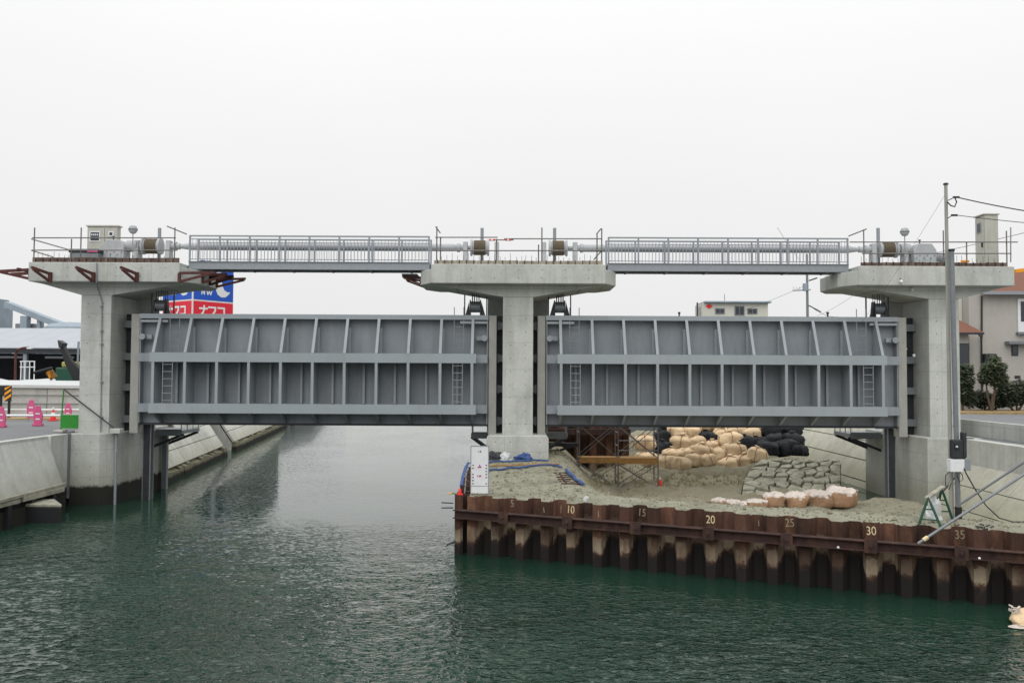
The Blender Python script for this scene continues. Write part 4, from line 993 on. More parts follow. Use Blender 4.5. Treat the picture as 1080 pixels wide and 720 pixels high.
# loose pebbles and clods
peb = MB()
for i in range(4200):
    x = rnd.uniform(-1.2, 16); d = rnd.uniform(.4, 16); y = ywall(x)+d; z = H(x, y); s = rnd.uniform(.015, .05)*(1+1.2*(rnd.random() < .06))
    c = Vector((x, y, z+s*.3)); a = rnd.random()*6
    v6 = [c+Vector((math.cos(a)*s, math.sin(a)*s, 0)), c+Vector((math.cos(a+2)*s, math.sin(a+2)*s, 0)), c+Vector((math.cos(a+4)*s, math.sin(a+4)*s, 0)), c+Vector((0, 0, s*.8)), c-Vector((0, 0, s))]
    peb.add(v6, [(0, 1, 3), (1, 2, 3), (2, 0, 3), (1, 0, 4), (2, 1, 4), (0, 2, 4)])
tag(peb.build('loose_gravel', plain('gravel', srgb(126, 120, 102), .95, 0, .3, 6, .2)), 'loose pebbles and clods scattered over the sand', 'gravel', kind='stuff')
# dry grass tufts along the pit
gm = plain('dry_grass', srgb(122, 116, 78), .9, 0, .3, 4, 0)
gr = MB()
for i in range(420):
    px = rnd.uniform(620, 800); p = gpt(px, rnd.uniform(490, 514)); 
    for _ in range(5):
        q = p+Vector((rnd.uniform(-.1, .1), rnd.uniform(-.1, .1), 0)); e = q+Vector((rnd.uniform(-.1, .1), rnd.uniform(-.08, .08), rnd.uniform(.06, .2))); u = Vector((.012, 0, 0)); gr.add([q-u, q+u, e], [(0, 1, 2)])
tag(gr.build('dry_grass', gm), 'sparse dry grass on the sand slope under the right gate', 'grass', kind='stuff')

# ------------------------------------------------------------------ right foreground: poles, meter, trestle, struts
def gtop(px, Y): x = X(px, Y); return Vector((x, Y, H(x, Y)))
pb = gtop(1008, 24.4); ptop = pt(997.5, 195, 24.5)
t = thing('utility_pole', 'slender tall utility pole with wires in front of the right pier', 'utility pole', pb+Vector((-.1, .12, 0)))
MB().tube(pb+Vector((-.1, .14, -.3)), ptop, .065, 12, .045).build('pole', M['poleconc'], t, smooth=True)
MB().lathe([(.07, 0), (.07, .04), (.02, .06)], ptop, 'z', 10).build('pole_cap', M['dark'], t)
for py, ex in ((208, 1008), (227, 1006)):
    q = pt(998.5, py+4, 24.5); e = pt(ex+4, py, 24.3); MB().tube(q, pt(ex-3, py+1, 24.4), .012, 6).tube(pt(ex-3, py, 24.4), e, .03, 8).build('insulator', M['black'], t)
MB().path([pt(999, 213, 24.4), pt(1003, 217, 24.3), pt(1007, 218, 24.3), pt(1009, 213, 24.3), pt(1007, 208, 24.3)], .02, 6).build('drop_loop', M['black'], t)
pt2 = pt(1003.5, 265, 24.3)
t = thing('conduit_pole', 'shorter grey steel conduit pole carrying meter boxes', 'pole', pb)
MB().tube(pb+Vector((.02, 0, -.2)), pt2, .068, 14).build('pole', M['steel'], t, smooth=True)
MB().tube(pt2, pt2+Vector((0, 0, .06)), .085, 14).build('top_cap', M['black'], t, smooth=True)
MB().tube(pb+Vector((.02, 0, -.02)), pb+Vector((.02, 0, .35)), .09, 14).build('foot_sleeve', M['black'], t, smooth=True)
a, b = pt(1001, 483, 24.2), pt(1012, 463, 24.2)
mt = MB().box(a.x, b.x, 24.0, 24.2, a.z, b.z).build('meter_box', M['dark'], t, .03); MB().box(a.x+.05, a.x+.17, 23.97, 23.999, b.z-.25, b.z-.1).build('meter_window', M['glass'], mt); MB().box(a.x+.07, a.x+.13, 23.96, 23.968, b.z-.20, b.z-.16).build('meter_dial', M['cap'], mt)
MB().box(b.x+.003, b.x+.1, 24.0, 24.2, a.z+.03, b.z+.2).build('side_box', M['dark'], t, .02)
a, b = pt(998.5, 496.5, 24.2), pt(1013, 483.5, 24.2); MB().box(a.x, b.x, 23.98, 24.2, a.z, b.z).build('switch_box', M['cap'], t, .01); 
MB().box(b.x+.003, b.x+.18, 24.02, 24.12, a.z+.03, b.z-.0).build('side_plate', M['galv'], t)
for c0, c1, dx in ((pt(1002, 497, 24.1), pt(1001, 512, 24.1), -.12), (pt(1010, 496, 24.1), pt(1012, 505, 24.1), .12)):
    MB().path([c0, c0+Vector((dx, 0, -.1)), c1+Vector((dx*.8, 0, 0)), c1+Vector((0, 0, -.1)), c1+Vector((-dx*.5, 0, .08))], .012, 6).build('cable_loop', M['black'], t)
Pc = [pt(1014, 487, 24.1), pt(1019, 499, 23.9), pt(1028, 515, 23.7), pt(1040, 533, 23.6), pt(1054, 546, 23.5), pt(1068, 550, 23.5), pt(1090, 550, 23.6)]
Q = []
for i in range(len(Pc)-1):
    for k_ in range(5):
        q = Pc[i].lerp(Pc[i+1], k_/5); Q.append(q)
for q in Q: q.z = max(q.z, H(q.x, q.y)+.015)
o = MB().path(Q, .018, 6).build('cable', M['black'], origin=Q[0], smooth=True); tag(o, 'black cable drooping from the meter boxes onto the sand', 'cable')
def strut(a, b, r, lab):
    t = thing('strut_pipe', lab, 'pipe', a, 'long diagonal pipes at the right edge'); MB().tube(a, b, r, 10).build('pipe', M['steel'], t, smooth=True)
    return t
a = pt(968, 573, 21.3); b = pt(1152, 453, 21.6); st_ = strut(a, b, .035, 'long diagonal pipe rising from the wale to the right edge')
MB().tube(a.lerp(b, .03), a.lerp(b, .055), .05, 10).build('clamp', M['number'], st_)
strut(pt(1013, 531, 23.4), pt(1150, 441.5, 21.8), .03, 'upper diagonal pipe rising from behind the poles to the right edge')
# green trestle with plank and white bag
t = thing('trestle', 'green steel trestle with a plank top standing near number 30', 'trestle', gtop(982, 23.0))
def aframe(pl, pr, pa, dy):
    A, B, C = Vector(pl), Vector(pr), Vector(pa)
    MB().path([A, A.lerp(C, .8), C+Vector((0, 0, 0)), C.lerp(B, .2)+Vector((0, 0, .0)), B], .034, 8).build('leg_frame', M['dgreen'], t, smooth=True)
    MB().tube(A.lerp(C, .25), B.lerp(C, .25), .018, 6).build('stretcher', M['dgreen'], t); MB().tube(A.lerp(C, .6), B.lerp(C, .6), .018, 6).build('stretcher', M['dgreen'], t)
ya, yb = 22.95, 24.0
aframe(gtop(966.5, ya), gtop(990.5, ya-.25), pt(979, 524.5, ya), 0); aframe(gtop(985, yb+.2), gtop(1002.5, yb), pt(993, 514, yb), 0)
MB().beam(pt(977.5, 525, ya), pt(994.5, 512.5, yb), .12, .04).build('plank', M['ledge'], t)
crumple('plastic_bag', M['whitesheet'], gtop(983.5, 23.5)+Vector((0, 0, .1)), .22, .18, .55, 12, 'white plastic bag hanging inside the green trestle', 'plastic bag')
for i in range(6):
    a = gtop(1024+i*6, 22.6+.1*i); 
t = thing('debris', 'dark twigs and scraps lying on the sand right of number 35', 'debris', gtop(1034, 22.3))
for i in range(8):
    a = gtop(1028+rnd.uniform(0, 16), 22.2+rnd.uniform(0, .5)); MB().tube(a+Vector((0, 0, .02)), a+Vector((rnd.uniform(-.2, .2), rnd.uniform(-.1, .1), .05)), .02, 5).build('twig', M['dark'], t)

# ------------------------------------------------------------------ wires
def wire(a, b, sag, r, lab):
    pts = [a.lerp(b, i/14)-Vector((0, 0, sag*4*(i/14)*(1-i/14))) for i in range(15)]
    o = MB().path(pts, r, 5).build('overhead_wire', M['black'], origin=a); return tag(o, lab, 'wire', 'overhead wires')
wire(pt(1011, 208.5, 24.3), pt(1200, 236, 22), .1, .016, 'thick overhead wire from the slender pole, topmost at right edge')
wire(pt(1009, 227, 24.3), pt(1200, 243, 22), .05, .010, 'thin overhead wire from the slender pole, second at right edge')
wire(pt(975, 269, 60), pt(1200, 215, 40), .1, .016, 'overhead wire rising to the right behind the tall beige cabinet')
wire(pt(997, 205, 24.5), pt(905, 345, 36.4), .1, .004, 'hair-thin stay wire from the slender pole down to the right gate')

# ------------------------------------------------------------------ right bank: retaining wall, slab slope, parapet
t = thing('retaining_wall', 'right concrete retaining wall beside the right pier base', 'wall', (18.5, 28, 0), 'canal retaining walls')
for y0, y1 in ((6, 14), (14.02, 21), (21.02, 28), (28.02, 35.9)): MB().box(18.3, 18.8, y0, y1, .5, ROAD).build('wall_section', M['conc_wall'], t, .02)
MB().box(18.25, 18.7, 35.93, 36.17, .4, ROAD+.03).build('joint_strip', M['black'], t)
sl = thing('slab_slope', 'sloping bank of pale concrete slabs at the right edge', 'slab slope', (17.5, 28, 0), 'slab slopes on the canal banks')
top0, toe0 = Vector((18.28, 0, 1.95)), Vector((16.3, 0, -.35))
for i in range(14):
    for j in range(3):
        y0 = 7+i*2.05; a = top0.lerp(toe0, j/3+.006); b = top0.lerp(toe0, (j+1)/3-.006); nn = Vector((-.76, 0, .65))*-.12; o_ = Vector((rnd.uniform(-.012, .012), 0, 0))
        vs = []
        for yy in (y0, y0+2.03):
            for q in (a, b, b+nn, a+nn): vs.append((q.x+o_.x, yy, q.z))
        MB().add(vs, [(0, 1, 2, 3), (7, 6, 5, 4), (0, 4, 5, 1), (1, 5, 6, 2), (2, 6, 7, 3), (3, 7, 4, 0)]).build('slab', M['slab_dry'], sl)
tag(MB().add([(18.32, -40, 1.8), (16.42, -40, -.45), (16.42, 36.1, -.45), (18.32, 36.1, 1.8)], [(0, 1, 2, 3)]).build('slope_bedding', M['mortar']), kind='structure')
t = thing('parapet', 'low concrete parapet wall along the road behind the right retaining wall', 'wall', (19.8, 30, ROAD))
for i in range(9): MB().box(19.65, 19.95, 5+i*4.6, 5+i*4.6+4.57, ROAD-.03, ROAD+.66).build('parapet_section', M['conc'], t, .02)
tag(MB().box(18.8, 19.65, -40, 46, ROAD-.4, ROAD-.02).build('walkway_strip', M['asphalt']), kind='structure')
tag(MB().box(bpy.data.objects['walkway_strip'].location.x+20.0, 27, -40, 61, ROAD-.3, ROAD-.005).build('right_road', M['asphalt']), kind='structure')
# rear right slope behind the gate
sl = thing('slab_slope', 'pale concrete slab slope behind the right gate and black bags', 'slab slope', (18, 52, 0), 'slab slopes on the canal banks')
def rslope(xa, za, xb, zb, y0, n, dy, rows_, par, sgn, yshift=lambda y: 0):
    for i in range(n):
        for j in range(rows_):
            ya = y0+i*dy; f0, f1 = j/rows_+.006, (j+1)/rows_-.006; vs = []
            for yy in (ya+.012, ya+dy-.012):
                for f in (f0, f1): vs.append((xa+(xb-xa)*f+yshift(yy), yy, za+(zb-za)*f))
            u = Vector((xb-xa, 0, zb-za)).normalized(); nv = Vector((-u.z, 0, u.x)); nv = nv*-.14 if nv.z > 0 else nv*.14
            vs += [(v[0]+nv.x, v[1], v[2]+nv.z) for v in vs[:4]]
            MB().add(vs, [(0, 1, 3, 2), (4, 6, 7, 5), (0, 4, 5, 1), (1, 5, 7, 3), (3, 7, 6, 2), (2, 6, 4, 0)]).build('slab', M['slab_dry'], par)
rslope(19.0, 3.0, 16.7, -.6, 42.62, 8, 2.4, 4, sl, -1, lambda y: (y-42)*.0)
tag(MB().add([(19.05, 42.6, 2.9), (16.85, 42.6, -.8), (16.85, 110, -.8), (19.05, 80, 2.9)], [(0, 1, 2, 3)]).build('rear_slope_bedding', M['mortar']), kind='structure')

# ------------------------------------------------------------------ left bank: battered wall, ledge, sunken block, revetments
t = thing('retaining_wall', 'left battered concrete retaining wall at the left edge', 'wall', (-18.3, 26, 0), 'canal retaining walls')
for y0, y1 in ((4, 15), (15.02, 25), (25.02, 34.9)):
    MB().prism([(-18.45, .4), (-17.75, .4), (-17.72, 1.0), (-18.4, ROAD-.12), (-18.4, ROAD), (-18.75, ROAD), (-18.75, .4)], 'y', y0, y1).build('wall_section', M['conc_wall'], t, .015)
MB().prism([(-18.75, 34.92), (-18.28, 34.92), (-18.24, 36.2), (-18.75, 36.2)], 'z', .3, ROAD).build('end_section', M['conc_wall'], t, .015)
MB().box(-18.3, -18.22, 36.2, 36.38, .3, ROAD).build('joint_strip', M['steel'], t)
tag(MB().box(-18.75, -17.63, -20, 34.9, -.8, .6).build('foundation', M['conc_tide']), kind='structure')
t = thing('ledge', 'narrow weathered concrete ledge along the foot of the left wall', 'ledge', (-17.4, 26, .7))
for i in range(7):
    y0 = 34.6-(i+1)*3.0; MB().box(-17.78, -17.46-.04*(i % 2), y0+.02, y0+2.9, .80+rnd.uniform(-.02, .02), .99-.03*(i % 3)).build('ledge_slab', M['ledge'], t, .02)
    for yy in (y0+.7, y0+2.2): MB().box(-17.62, -17.47, yy-.12, yy+.12, -1.0, .80).build('pile', M['black'], t)
MB().beam((-17.6, 34.8, 1.06), (-17.5, 30.0, 1.04), .14, .1).build('timber', M['ledge'], t)
pa = onz(26, 551, 0); pb_ = onz(62, 552, 0)
t = thing('mooring_block', 'black algae-covered block with pale top standing in the water at left', 'concrete block', ((pa.x+pb_.x)/2, pa.y, 0))
yb2 = pa.y+1.3; xq = X(61, yb2)
MB().prism([(pa.x, pa.y), (pb_.x, pa.y), (xq, yb2), (pa.x-.5, yb2)], 'z', -1, .56).build('block', M['black'], t, .03); MB().prism([(pa.x-.01, pa.y-.01), (pb_.x+.01, pa.y-.01), (xq, yb2), (pa.x-.5, yb2)], 'z', .562, .68).build('coping', M['ledge'], t, .03)
# revetment beyond the gate, two raked sections then a long far one
rv = thing('slab_slope', 'pale concrete slab revetment on the left bank beyond the gate, nearest section', 'slab slope', (-18.5, 52, 0), 'slab slopes on the canal banks')
def lx(y): return -17.35-(y-44)*.135
for par, ya, yb, lab in ((rv, 43.2, 59, None), (None, 63, 92, 'pale concrete slab revetment on the left bank, middle section past the dark recess'), (None, 97, 150, 'far concrete slab revetment on the left bank, last section')):
    if par is None: par = thing('slab_slope', lab, 'slab slope', (lx(ya)-1, ya, 0), 'slab slopes on the canal banks')
    n = max(3, round((yb-ya)/2.6)); dy = (yb-ya)/n
    for i in range(n):
        for j in range(3):
            vs = []; f0, f1 = j/3+.008, (j+1)/3-.008
            for yy in (ya+i*dy+.015, ya+(i+1)*dy-.015):
                for f in (f0, f1): vs.append((lx(yy)+.2-1.5*(1-f)-.15, yy, .62+2.2*(1-f)))
            vs += [(v[0]-.12, v[1], v[2]-.1) for v in vs[:4]]
            MB().add(vs, [(0, 1, 3, 2), (4, 6, 7, 5), (0, 4, 5, 1), (1, 5, 7, 3), (3, 7, 6, 2), (2, 6, 4, 0)]).build('slab', M['conc_slab'], par)
    q = [(lx(ya)-.1, ya+.02), (lx(yb)-.1, yb-.02)]
    # body behind the slabs and the rubble foot
    MB().add([(lx(y)-.17+d_, y, z) for y in (ya, yb) for d_, z in ((0, -.8), (0, .5), (-1.55, 2.72), (-3.2, 2.72), (-3.2, -.8))],
             [(0, 1, 2, 3, 4), (9, 8, 7, 6, 5)]+[(i, 5+i, 5+(i+1) % 5, (i+1) % 5) for i in range(5)]).build('end_body', M['conc_old'], par)
    nst = int((yb-ya)/.8)
    for i in range(nst):
        y = ya+(i+.5)*(yb-ya)/nst; x = lx(y)+.08+rnd.uniform(-.05, .05); w2 = .36*(yb-ya)/nst/.8; hh = rnd.uniform(.45, .68)
        MB().add([(x-.25, y-w2, -.4), (x+.25, y-w2, -.4), (x+.25, y+w2, -.4), (x-.25, y+w2, -.4), (x-.2, y-w2*.8, hh), (x+.1, y-w2*.7, hh-.1), (x+.12, y+w2*.75, hh-.12), (x-.2, y+w2*.8, hh)],
                 [(0, 3, 2, 1), (4, 5, 6, 7), (0, 1, 5, 4), (1, 2, 6, 5), (2, 3, 7, 6), (3, 0, 4, 7)]).build('foot_stone', M['foot'], par)
# wall section right behind the left base
# ------------------------------------------------------------------ left yard
t = thing('yard_wall', 'pale concrete yard wall with white sheeted top at left', 'wall', (-28, 53, ROAD))
for i in range(8):
    x0 = -37+i*2.3; MB().box(x0, x0+2.27, 52.6, 53, ROAD-.05, 4.55).build('wall_panel', M['conc_old'], t, .02)
MB().add([(-37, 52.45, 4.56), (-18.5, 52.45, 4.5), (-18.5, 55, 4.8), (-37, 55, 4.86), (-37, 52.45, 4.74), (-18.5, 52.45, 4.66), (-18.5, 55, 4.92), (-37, 55, 4.98)], [(0, 3, 2, 1), (4, 5, 6, 7), (0, 1, 5, 4), (1, 2, 6, 5), (2, 3, 7, 6), (3, 0, 4, 7)]).build('top_sheet', M['whitesheet'], t)
for z in (3.6, 4.1): MB().tube((-36, 52.52, z), (-18.6, 52.52, z), .025, 6).build('rail', M['steel'], t)
tag(MB().box(-60, -18.75, 47, 50.5, ROAD-.3, ROAD+.06).build('footpath', M['soil']), kind='structure')
tag(MB().box(-60, -18.76, -40, 46.98, ROAD-.3, ROAD-.004).build('left_road', M['asphalt']), kind='structure')
t = thing('guard_pipes', 'long white guard pipes along the far side of the left road', 'guard rail', (-25, 46, ROAD), )
for y, z in ((49.0, 3.35), (45.5, 3.2)):
    MB().tube((-32, y, z), (-20, y, z+.05), .06, 8).build('guard_pipe', M['cap'], t, smooth=True)
    for x in range(-31, -19, 3): MB().tube((x, y, ROAD), (x, y, z), .03, 6).build('guard_post', M['galv'], t)
def barricade(px, py, Y, sc, lab):
    p = pt(px, py, Y); p.z = ROAD; t = thing('barricade', lab, 'barricade', p, 'pink barricades on the left road')
    MB().box(p.x-.22*sc, p.x+.22*sc, p.y-.12, p.y+.12, ROAD+.002, ROAD+.12).build('foot', M['pink'], t, .02)
    MB().prism([(p.x-.18*sc, ROAD+.12), (p.x+.18*sc, ROAD+.12), (p.x+.22*sc, ROAD+.5*sc), (p.x+.14*sc, ROAD+.72*sc), (p.x+.08*sc, ROAD+.95*sc), (p.x-.1*sc, ROAD+.95*sc), (p.x-.16*sc, ROAD+.72*sc), (p.x-.22*sc, ROAD+.5*sc)], 'y', p.y-.05, p.y+.05).build('body', M['pink'], t, .02)
    for z in (.3, .55): MB().box(p.x-.1*sc, p.x+.1*sc, p.y-.058, p.y-.052, ROAD+z*sc, ROAD+(z+.06)*sc).build('white_stripe', M['cap'], t)
barricade(40, 450, 41.5, 1.0, 'pink barricade on the left road right of centre, largest one'); barricade(1, 452, 40.3, 1.0, 'pink barricade cut by the left edge of the picture')
barricade(33, 438, 47.5, 1.1, 'pink barricade behind the largest pink one'); barricade(72, 433, 48.5, .9, 'pink barricade half hidden behind the green barrier')
p = pt(56, 440, 46.0); p.z = ROAD+.0; t = thing('traffic_cone', 'red and white traffic cone left of the green barrier', 'traffic cone', p)
MB().box(p.x-.2, p.x+.2, p.y-.2, p.y+.2, p.z+.002, p.z+.05).build('base', M['red'], t, .01)
for a, b, r0, r1, mm in ((.05, .3, .16, .11, 'red'), (.3, .45, .11, .085, 'cap'), (.45, .58, .085, .06, 'red'), (.58, .72, .06, .03, 'cap')): MB().tube(p+Vector((0, 0, a)), p+Vector((0, 0, b)), r0, 14, r1).build('cone_band', M[mm], t, smooth=True)
# green barrier
Yg = 37.3; g0, g1 = pt(64, 453, Yg), pt(87, 451, Yg); t = thing('barrier_stand', 'green mesh barrier panel on two posts beside the left pier', 'barrier', ((g0.x+g1.x)/2, Yg, ROAD))
for a, tx in ((g0.x, X(67.5, Yg)), (g1.x, X(86.5, Yg))):
    MB().tube((a, Yg, ROAD+.1), (tx, Yg, Z(75, 411, Yg)), .028, 8).build('post', M['green'], t); MB().box(a-.2, a+.2, Yg-.25, Yg+.2, ROAD+.002, ROAD+.1).build('weight', M['conc_old'], t, .02)
gz0, gz1 = Z(75, 451.5, Yg), Z(75, 437, Yg); MB().box(g0.x, g1.x-.02, Yg-.045, Yg-.03, max(gz0, ROAD+.12), gz1).build('panel', M['green'], t)
# striped board on legs at the left edge
Ys_ = 48; t = thing('striped_barrier', 'black and yellow striped board on black legs at the left edge', 'barrier', pt(8, 437, Ys_))
x0, x1 = X(-8, Ys_), X(12.5, Ys_); z0, z1 = Z(5, 423, Ys_), Z(5, 406.5, Ys_); xm = X(5.5, Ys_)
MB().box(x0, xm, Ys_, Ys_+.5, z0+.3, z1).build('box', M['black'], t, .02)
bd = MB().box(xm+.003, x1, Ys_-.02, Ys_+.03, z0, z1).build('board', M['black'], t)
wd_ = x1-xm
for i in range(3):
    zc = z0+.02+i*(z1-z0)/3; zt_ = lambda z: min(z1-.004, z)
    MB().prism([(xm+.006, zt_(zc)), (x1-.004, zt_(zc+.25)), (x1-.004, zt_(zc+.40)), (xm+.006, zt_(zc+.15))], 'y', Ys_-.028, Ys_-.021).build('yellow_stripe', M['yellow'], bd)
for x in (xm-.25, xm+.2): MB().box(x-.05, x+.05, Ys_+.05, Ys_+.15, ROAD, z0+.3).build('leg', M['black'], t)
# long open shed with white roof
t = thing('shed', 'long open-fronted shed with pale metal roof at left', 'shed', (-40, 80, ROAD))
Yr = 75.0; ze = Z(40, 367.5, Yr); zr = Z(40, 347, 84); xa, xb = -70.0, -24.5
nseg = 24
for i in range(nseg):
    a, b = xa+(xb-xa)*i/nseg, xa+(xb-xa)*(i+1)/nseg
    MB().add([(a+.01, Yr, ze), (b-.01, Yr, ze), (b-.01, 84, zr), (a+.01, 84, zr), (a+.01, Yr, ze+.09), (b-.01, Yr, ze+.09), (b-.01, 84, zr+.09), (a+.01, 84, zr+.09)], [(0, 3, 2, 1), (4, 5, 6, 7), (0, 1, 5, 4), (1, 2, 6, 5), (2, 3, 7, 6), (3, 0, 4, 7)]).build('roof_sheet', M['shedroof'], t)
MB().add([(xa, 84.01, zr), (xb, 84.01, zr), (xb, 93, ze), (xa, 93, ze)], [(0, 1, 2, 3)]).build('rear_roof', M['shedroof'], t)
MB().box(xa, xb, 92, 92.3, ROAD, ze-.05).build('back_wall', M['dark'], t); MB().box(xa, xb, Yr+.1, Yr+.3, ze-.38, ze-.02).build('eave_beam', M['dark'], t)
for i in range(9): x = xa+1+(xb-xa-2)*i/8; MB().box(x-.15, x+.15, Yr+.3, Yr+.6, ROAD-.05, ze-.39).build('post', M['galv'], t)
MB().box(xb-.2, xb, Yr+.5, 92, ROAD, ze-.1).build('side_wall', M['dark'], t)
for px in (8, 62): x = X(px, 80); MB().box(x-1.3, x+1.3, 80, 80.15, ze-.75, ze-.55).build('tube_light', M['cap'], t)
# batching plant behind
t = thing('batching_plant', 'grey silo plant with a long sloping conveyor behind the shed', 'silo', (-62, 112, ROAD))
a = pt(-40, 345, 112); b = pt(11.5, 314, 112); b.x = X(12, 116); MB().box(a.x, b.x, 112, 116, ROAD, pt(5, 323, 112).z).build('silo_lower', M['plant'], t, .05); MB().box(a.x-.2, X(9, 116), 112.3, 115.7, pt(5, 323, 112).z, b.z).build('silo_head', M['plant'], t, .05)
MB().beam(pt(8, 321, 111.5), pt(78, 348, 105), .9, .7).build('conveyor', M['plant'], t); MB().beam(pt(8, 318.5, 111.5), pt(74, 345.5, 105), .06, .06).build('conveyor_rail', M['galv'], t)
for px, py0, py1, w_ in ((23, 333, 348, 7), (39, 337, 348, 3.5), (51, 340, 348, 2)): a = X(px-w_/2, 108); b = X(px+w_/2, 108); MB().box(a, b, 108, 109, ROAD, Z(px, py0, 108)).build('hopper', M['plant'], t, .03)
MB().box(X(14, 109), X(34, 109), 109.1, 111, ROAD, Z(20, 341, 109)).build('plant_house', M['steel'], t, .05)
MB().lathe([(3.0, 0), (2.9, .4), (2.2, .8), (1.0, 1.0), (.05, 1.05)], (X(74, 104), 104, Z(74, 348, 104)-.1), 'z', 20).build('dome_roof', M['plant'], t, smooth=True)
MB().tube((X(74, 104), 104, ROAD), (X(74, 104), 104, Z(74, 348, 104)-.1), 3.0, 20).build('drum_tank', M['plant'], t, smooth=True)
# stored sheets, pipes and a lamp pole in the yard
t = thing('sheeted_heap', 'low heap under grey and white sheeting behind the yard wall', 'heap', (-33, 60, ROAD))
def heap(nm, mat, x0, x1, y0, y1, h, seed):
    vs = []; fs = []; nx, ny = 26, 8
    for i in range(nx+1):
        for j in range(ny+1):
            u, v = i/nx, j/ny; e = min(1, 5*min(u, 1-u))*min(1, 3*min(v, 1-v)); x, y = x0+(x1-x0)*u, y0+(y1-y0)*v
            vs.append((x, y, ROAD-.02+h*e*(.85+.3*noise.noise(Vector((x*.5, y*.5, seed))))))
    for i in range(nx):
        for j in range(ny): a = i*(ny+1)+j; fs.append((a, a+ny+1, a+ny+2, a+1))
    MB().add(vs, fs).build(nm, mat, t, smooth=True)
heap('white_sheet', M['whitesheet'], -40, -27.2, 61, 65, 2.25, 2); heap('grey_sheet', M['steel'], -36.5, -26.5, 57.5, 61, 1.95, 5)
t = thing('lamp_pole', 'rusty bent lamp pole in the left yard', 'lamp pole', (X(16.5, 66), 66, ROAD))
MB().path([(X(16.5, 66), 66, ROAD), pt(16.5, 373, 66), pt(18.5, 369, 66), pt(24, 367, 66), pt(30, 366.5, 66)], .09, 8).build('pole', M['redbrown'], t); MB().box(X(28, 66), X(33, 66), 65.9, 66.1, Z(30, 367.8, 66), Z(30, 366, 66)).build('lamp_head', M['cap'], t)
t = thing('pipe_rack', 'white pipe rack frame standing in the left yard', 'rack', (X(30, 64), 64, ROAD))
for px in (22, 26, 31, 36): MB().tube((X(px, 64), 64, ROAD), (X(px, 64), 64, Z(px, 381, 64)), .04, 6).build('upright', M['cap'], t)
for py in (381, 387): MB().tube(pt(21, py, 64), pt(37, py, 64), .035, 6).build('bar', M['cap'], t)
t = thing('yard_board', 'tilted orange and yellow board lying on the sheeted heap', 'board', pt(54, 398, 58))
MB().beam(pt(51.5, 391, 58), pt(57, 399, 58), .5, .06, (0, 1, 0)).build('orange_plate', M['wood'], t); MB().beam(pt(50.5, 391.5, 57.9), pt(53, 398.5, 57.9), .14, .06, (0, 1, 0)).build('yellow_plate', M['yellow'], t); MB().tube(pt(36, 393, 57.6), pt(55, 388, 57.6), .1, 8).build('black_tube', M['black'], t)
t = thing('green_cover', 'green covered load beside the excavator arm', 'load', pt(70, 392, 62)); a, b = pt(58, 392, 62), pt(84, 387.5, 62)
MB().box(a.x, b.x, 62, 64, ROAD, b.z).build('cover', M['dgreen'], t, .1); MB().box(a.x+.3, b.x-.4, 62.2, 63.8, b.z+.002, b.z+.42).build('contents', plain('straw', srgb(150, 146, 84), .9), t, .12)
# excavator, its arm raised left of the pier
Ye = 56.5; t = thing('excavator', 'dark excavator with raised arm half hidden behind the left pier', 'excavator', (X(100, Ye), Ye, ROAD))
el, tip = pt(63, 361, Ye), pt(68, 369, Ye)
bs = pt(96, 408, Ye); mid = pt(81, 393, Ye)
MB().prism([(pt(64, 360.5, Ye).x, pt(64, 360.5, Ye).z), (pt(69, 366, Ye).x, pt(69, 366, Ye).z), (pt(76, 380, Ye).x, pt(76, 380, Ye).z), (pt(84, 388, Ye).x, pt(84, 388, Ye).z), (pt(96, 403, Ye).x, pt(96, 403, Ye).z), (pt(96, 409, Ye).x, pt(96, 409, Ye).z), (pt(80, 404, Ye).x, pt(80, 404, Ye).z), (pt(70, 384, Ye).x, pt(70, 384, Ye).z), (pt(65.5, 370, Ye).x, pt(65.5, 370, Ye).z)], 'y', Ye-.2, Ye+.2).build('boom', M['black'], t, .04)
MB().prism([(pt(63, 358.5, Ye).x, pt(63, 358.5, Ye).z), (pt(69, 362, Ye).x, pt(69, 362, Ye).z), (pt(67.5, 366.5, Ye).x, pt(67.5, 366.5, Ye).z), (pt(64.5, 367, Ye).x, pt(64.5, 367, Ye).z)], 'y', Ye-.32, Ye+.32).build('bucket', M['dark'], t, .03)
MB().tube(pt(83, 360, Ye+.3), pt(81, 400, Ye+.3), .07, 8).build('hydraulic_ram', M['galv'], t)
x = X(104, Ye); MB().box(x-1.4, x+1.4, Ye-1, Ye+1.6, ROAD+.95, ROAD+2.0).build('house', M['dark'], t, .08); MB().box(x-.3, x+.9, Ye-.95, Ye+.1, ROAD+2.003, ROAD+2.9).build('cab', M['glass'], t, .06)
for y in (Ye-1.1, Ye+1.0): MB().prism([(x-1.7, ROAD+.45), (x-1.35, ROAD+.02), (x+1.35, ROAD+.02), (x+1.7, ROAD+.45), (x+1.35, ROAD+.85), (x-1.35, ROAD+.85)], 'y', y, y+.55).build('track', M['black'], t, .05)

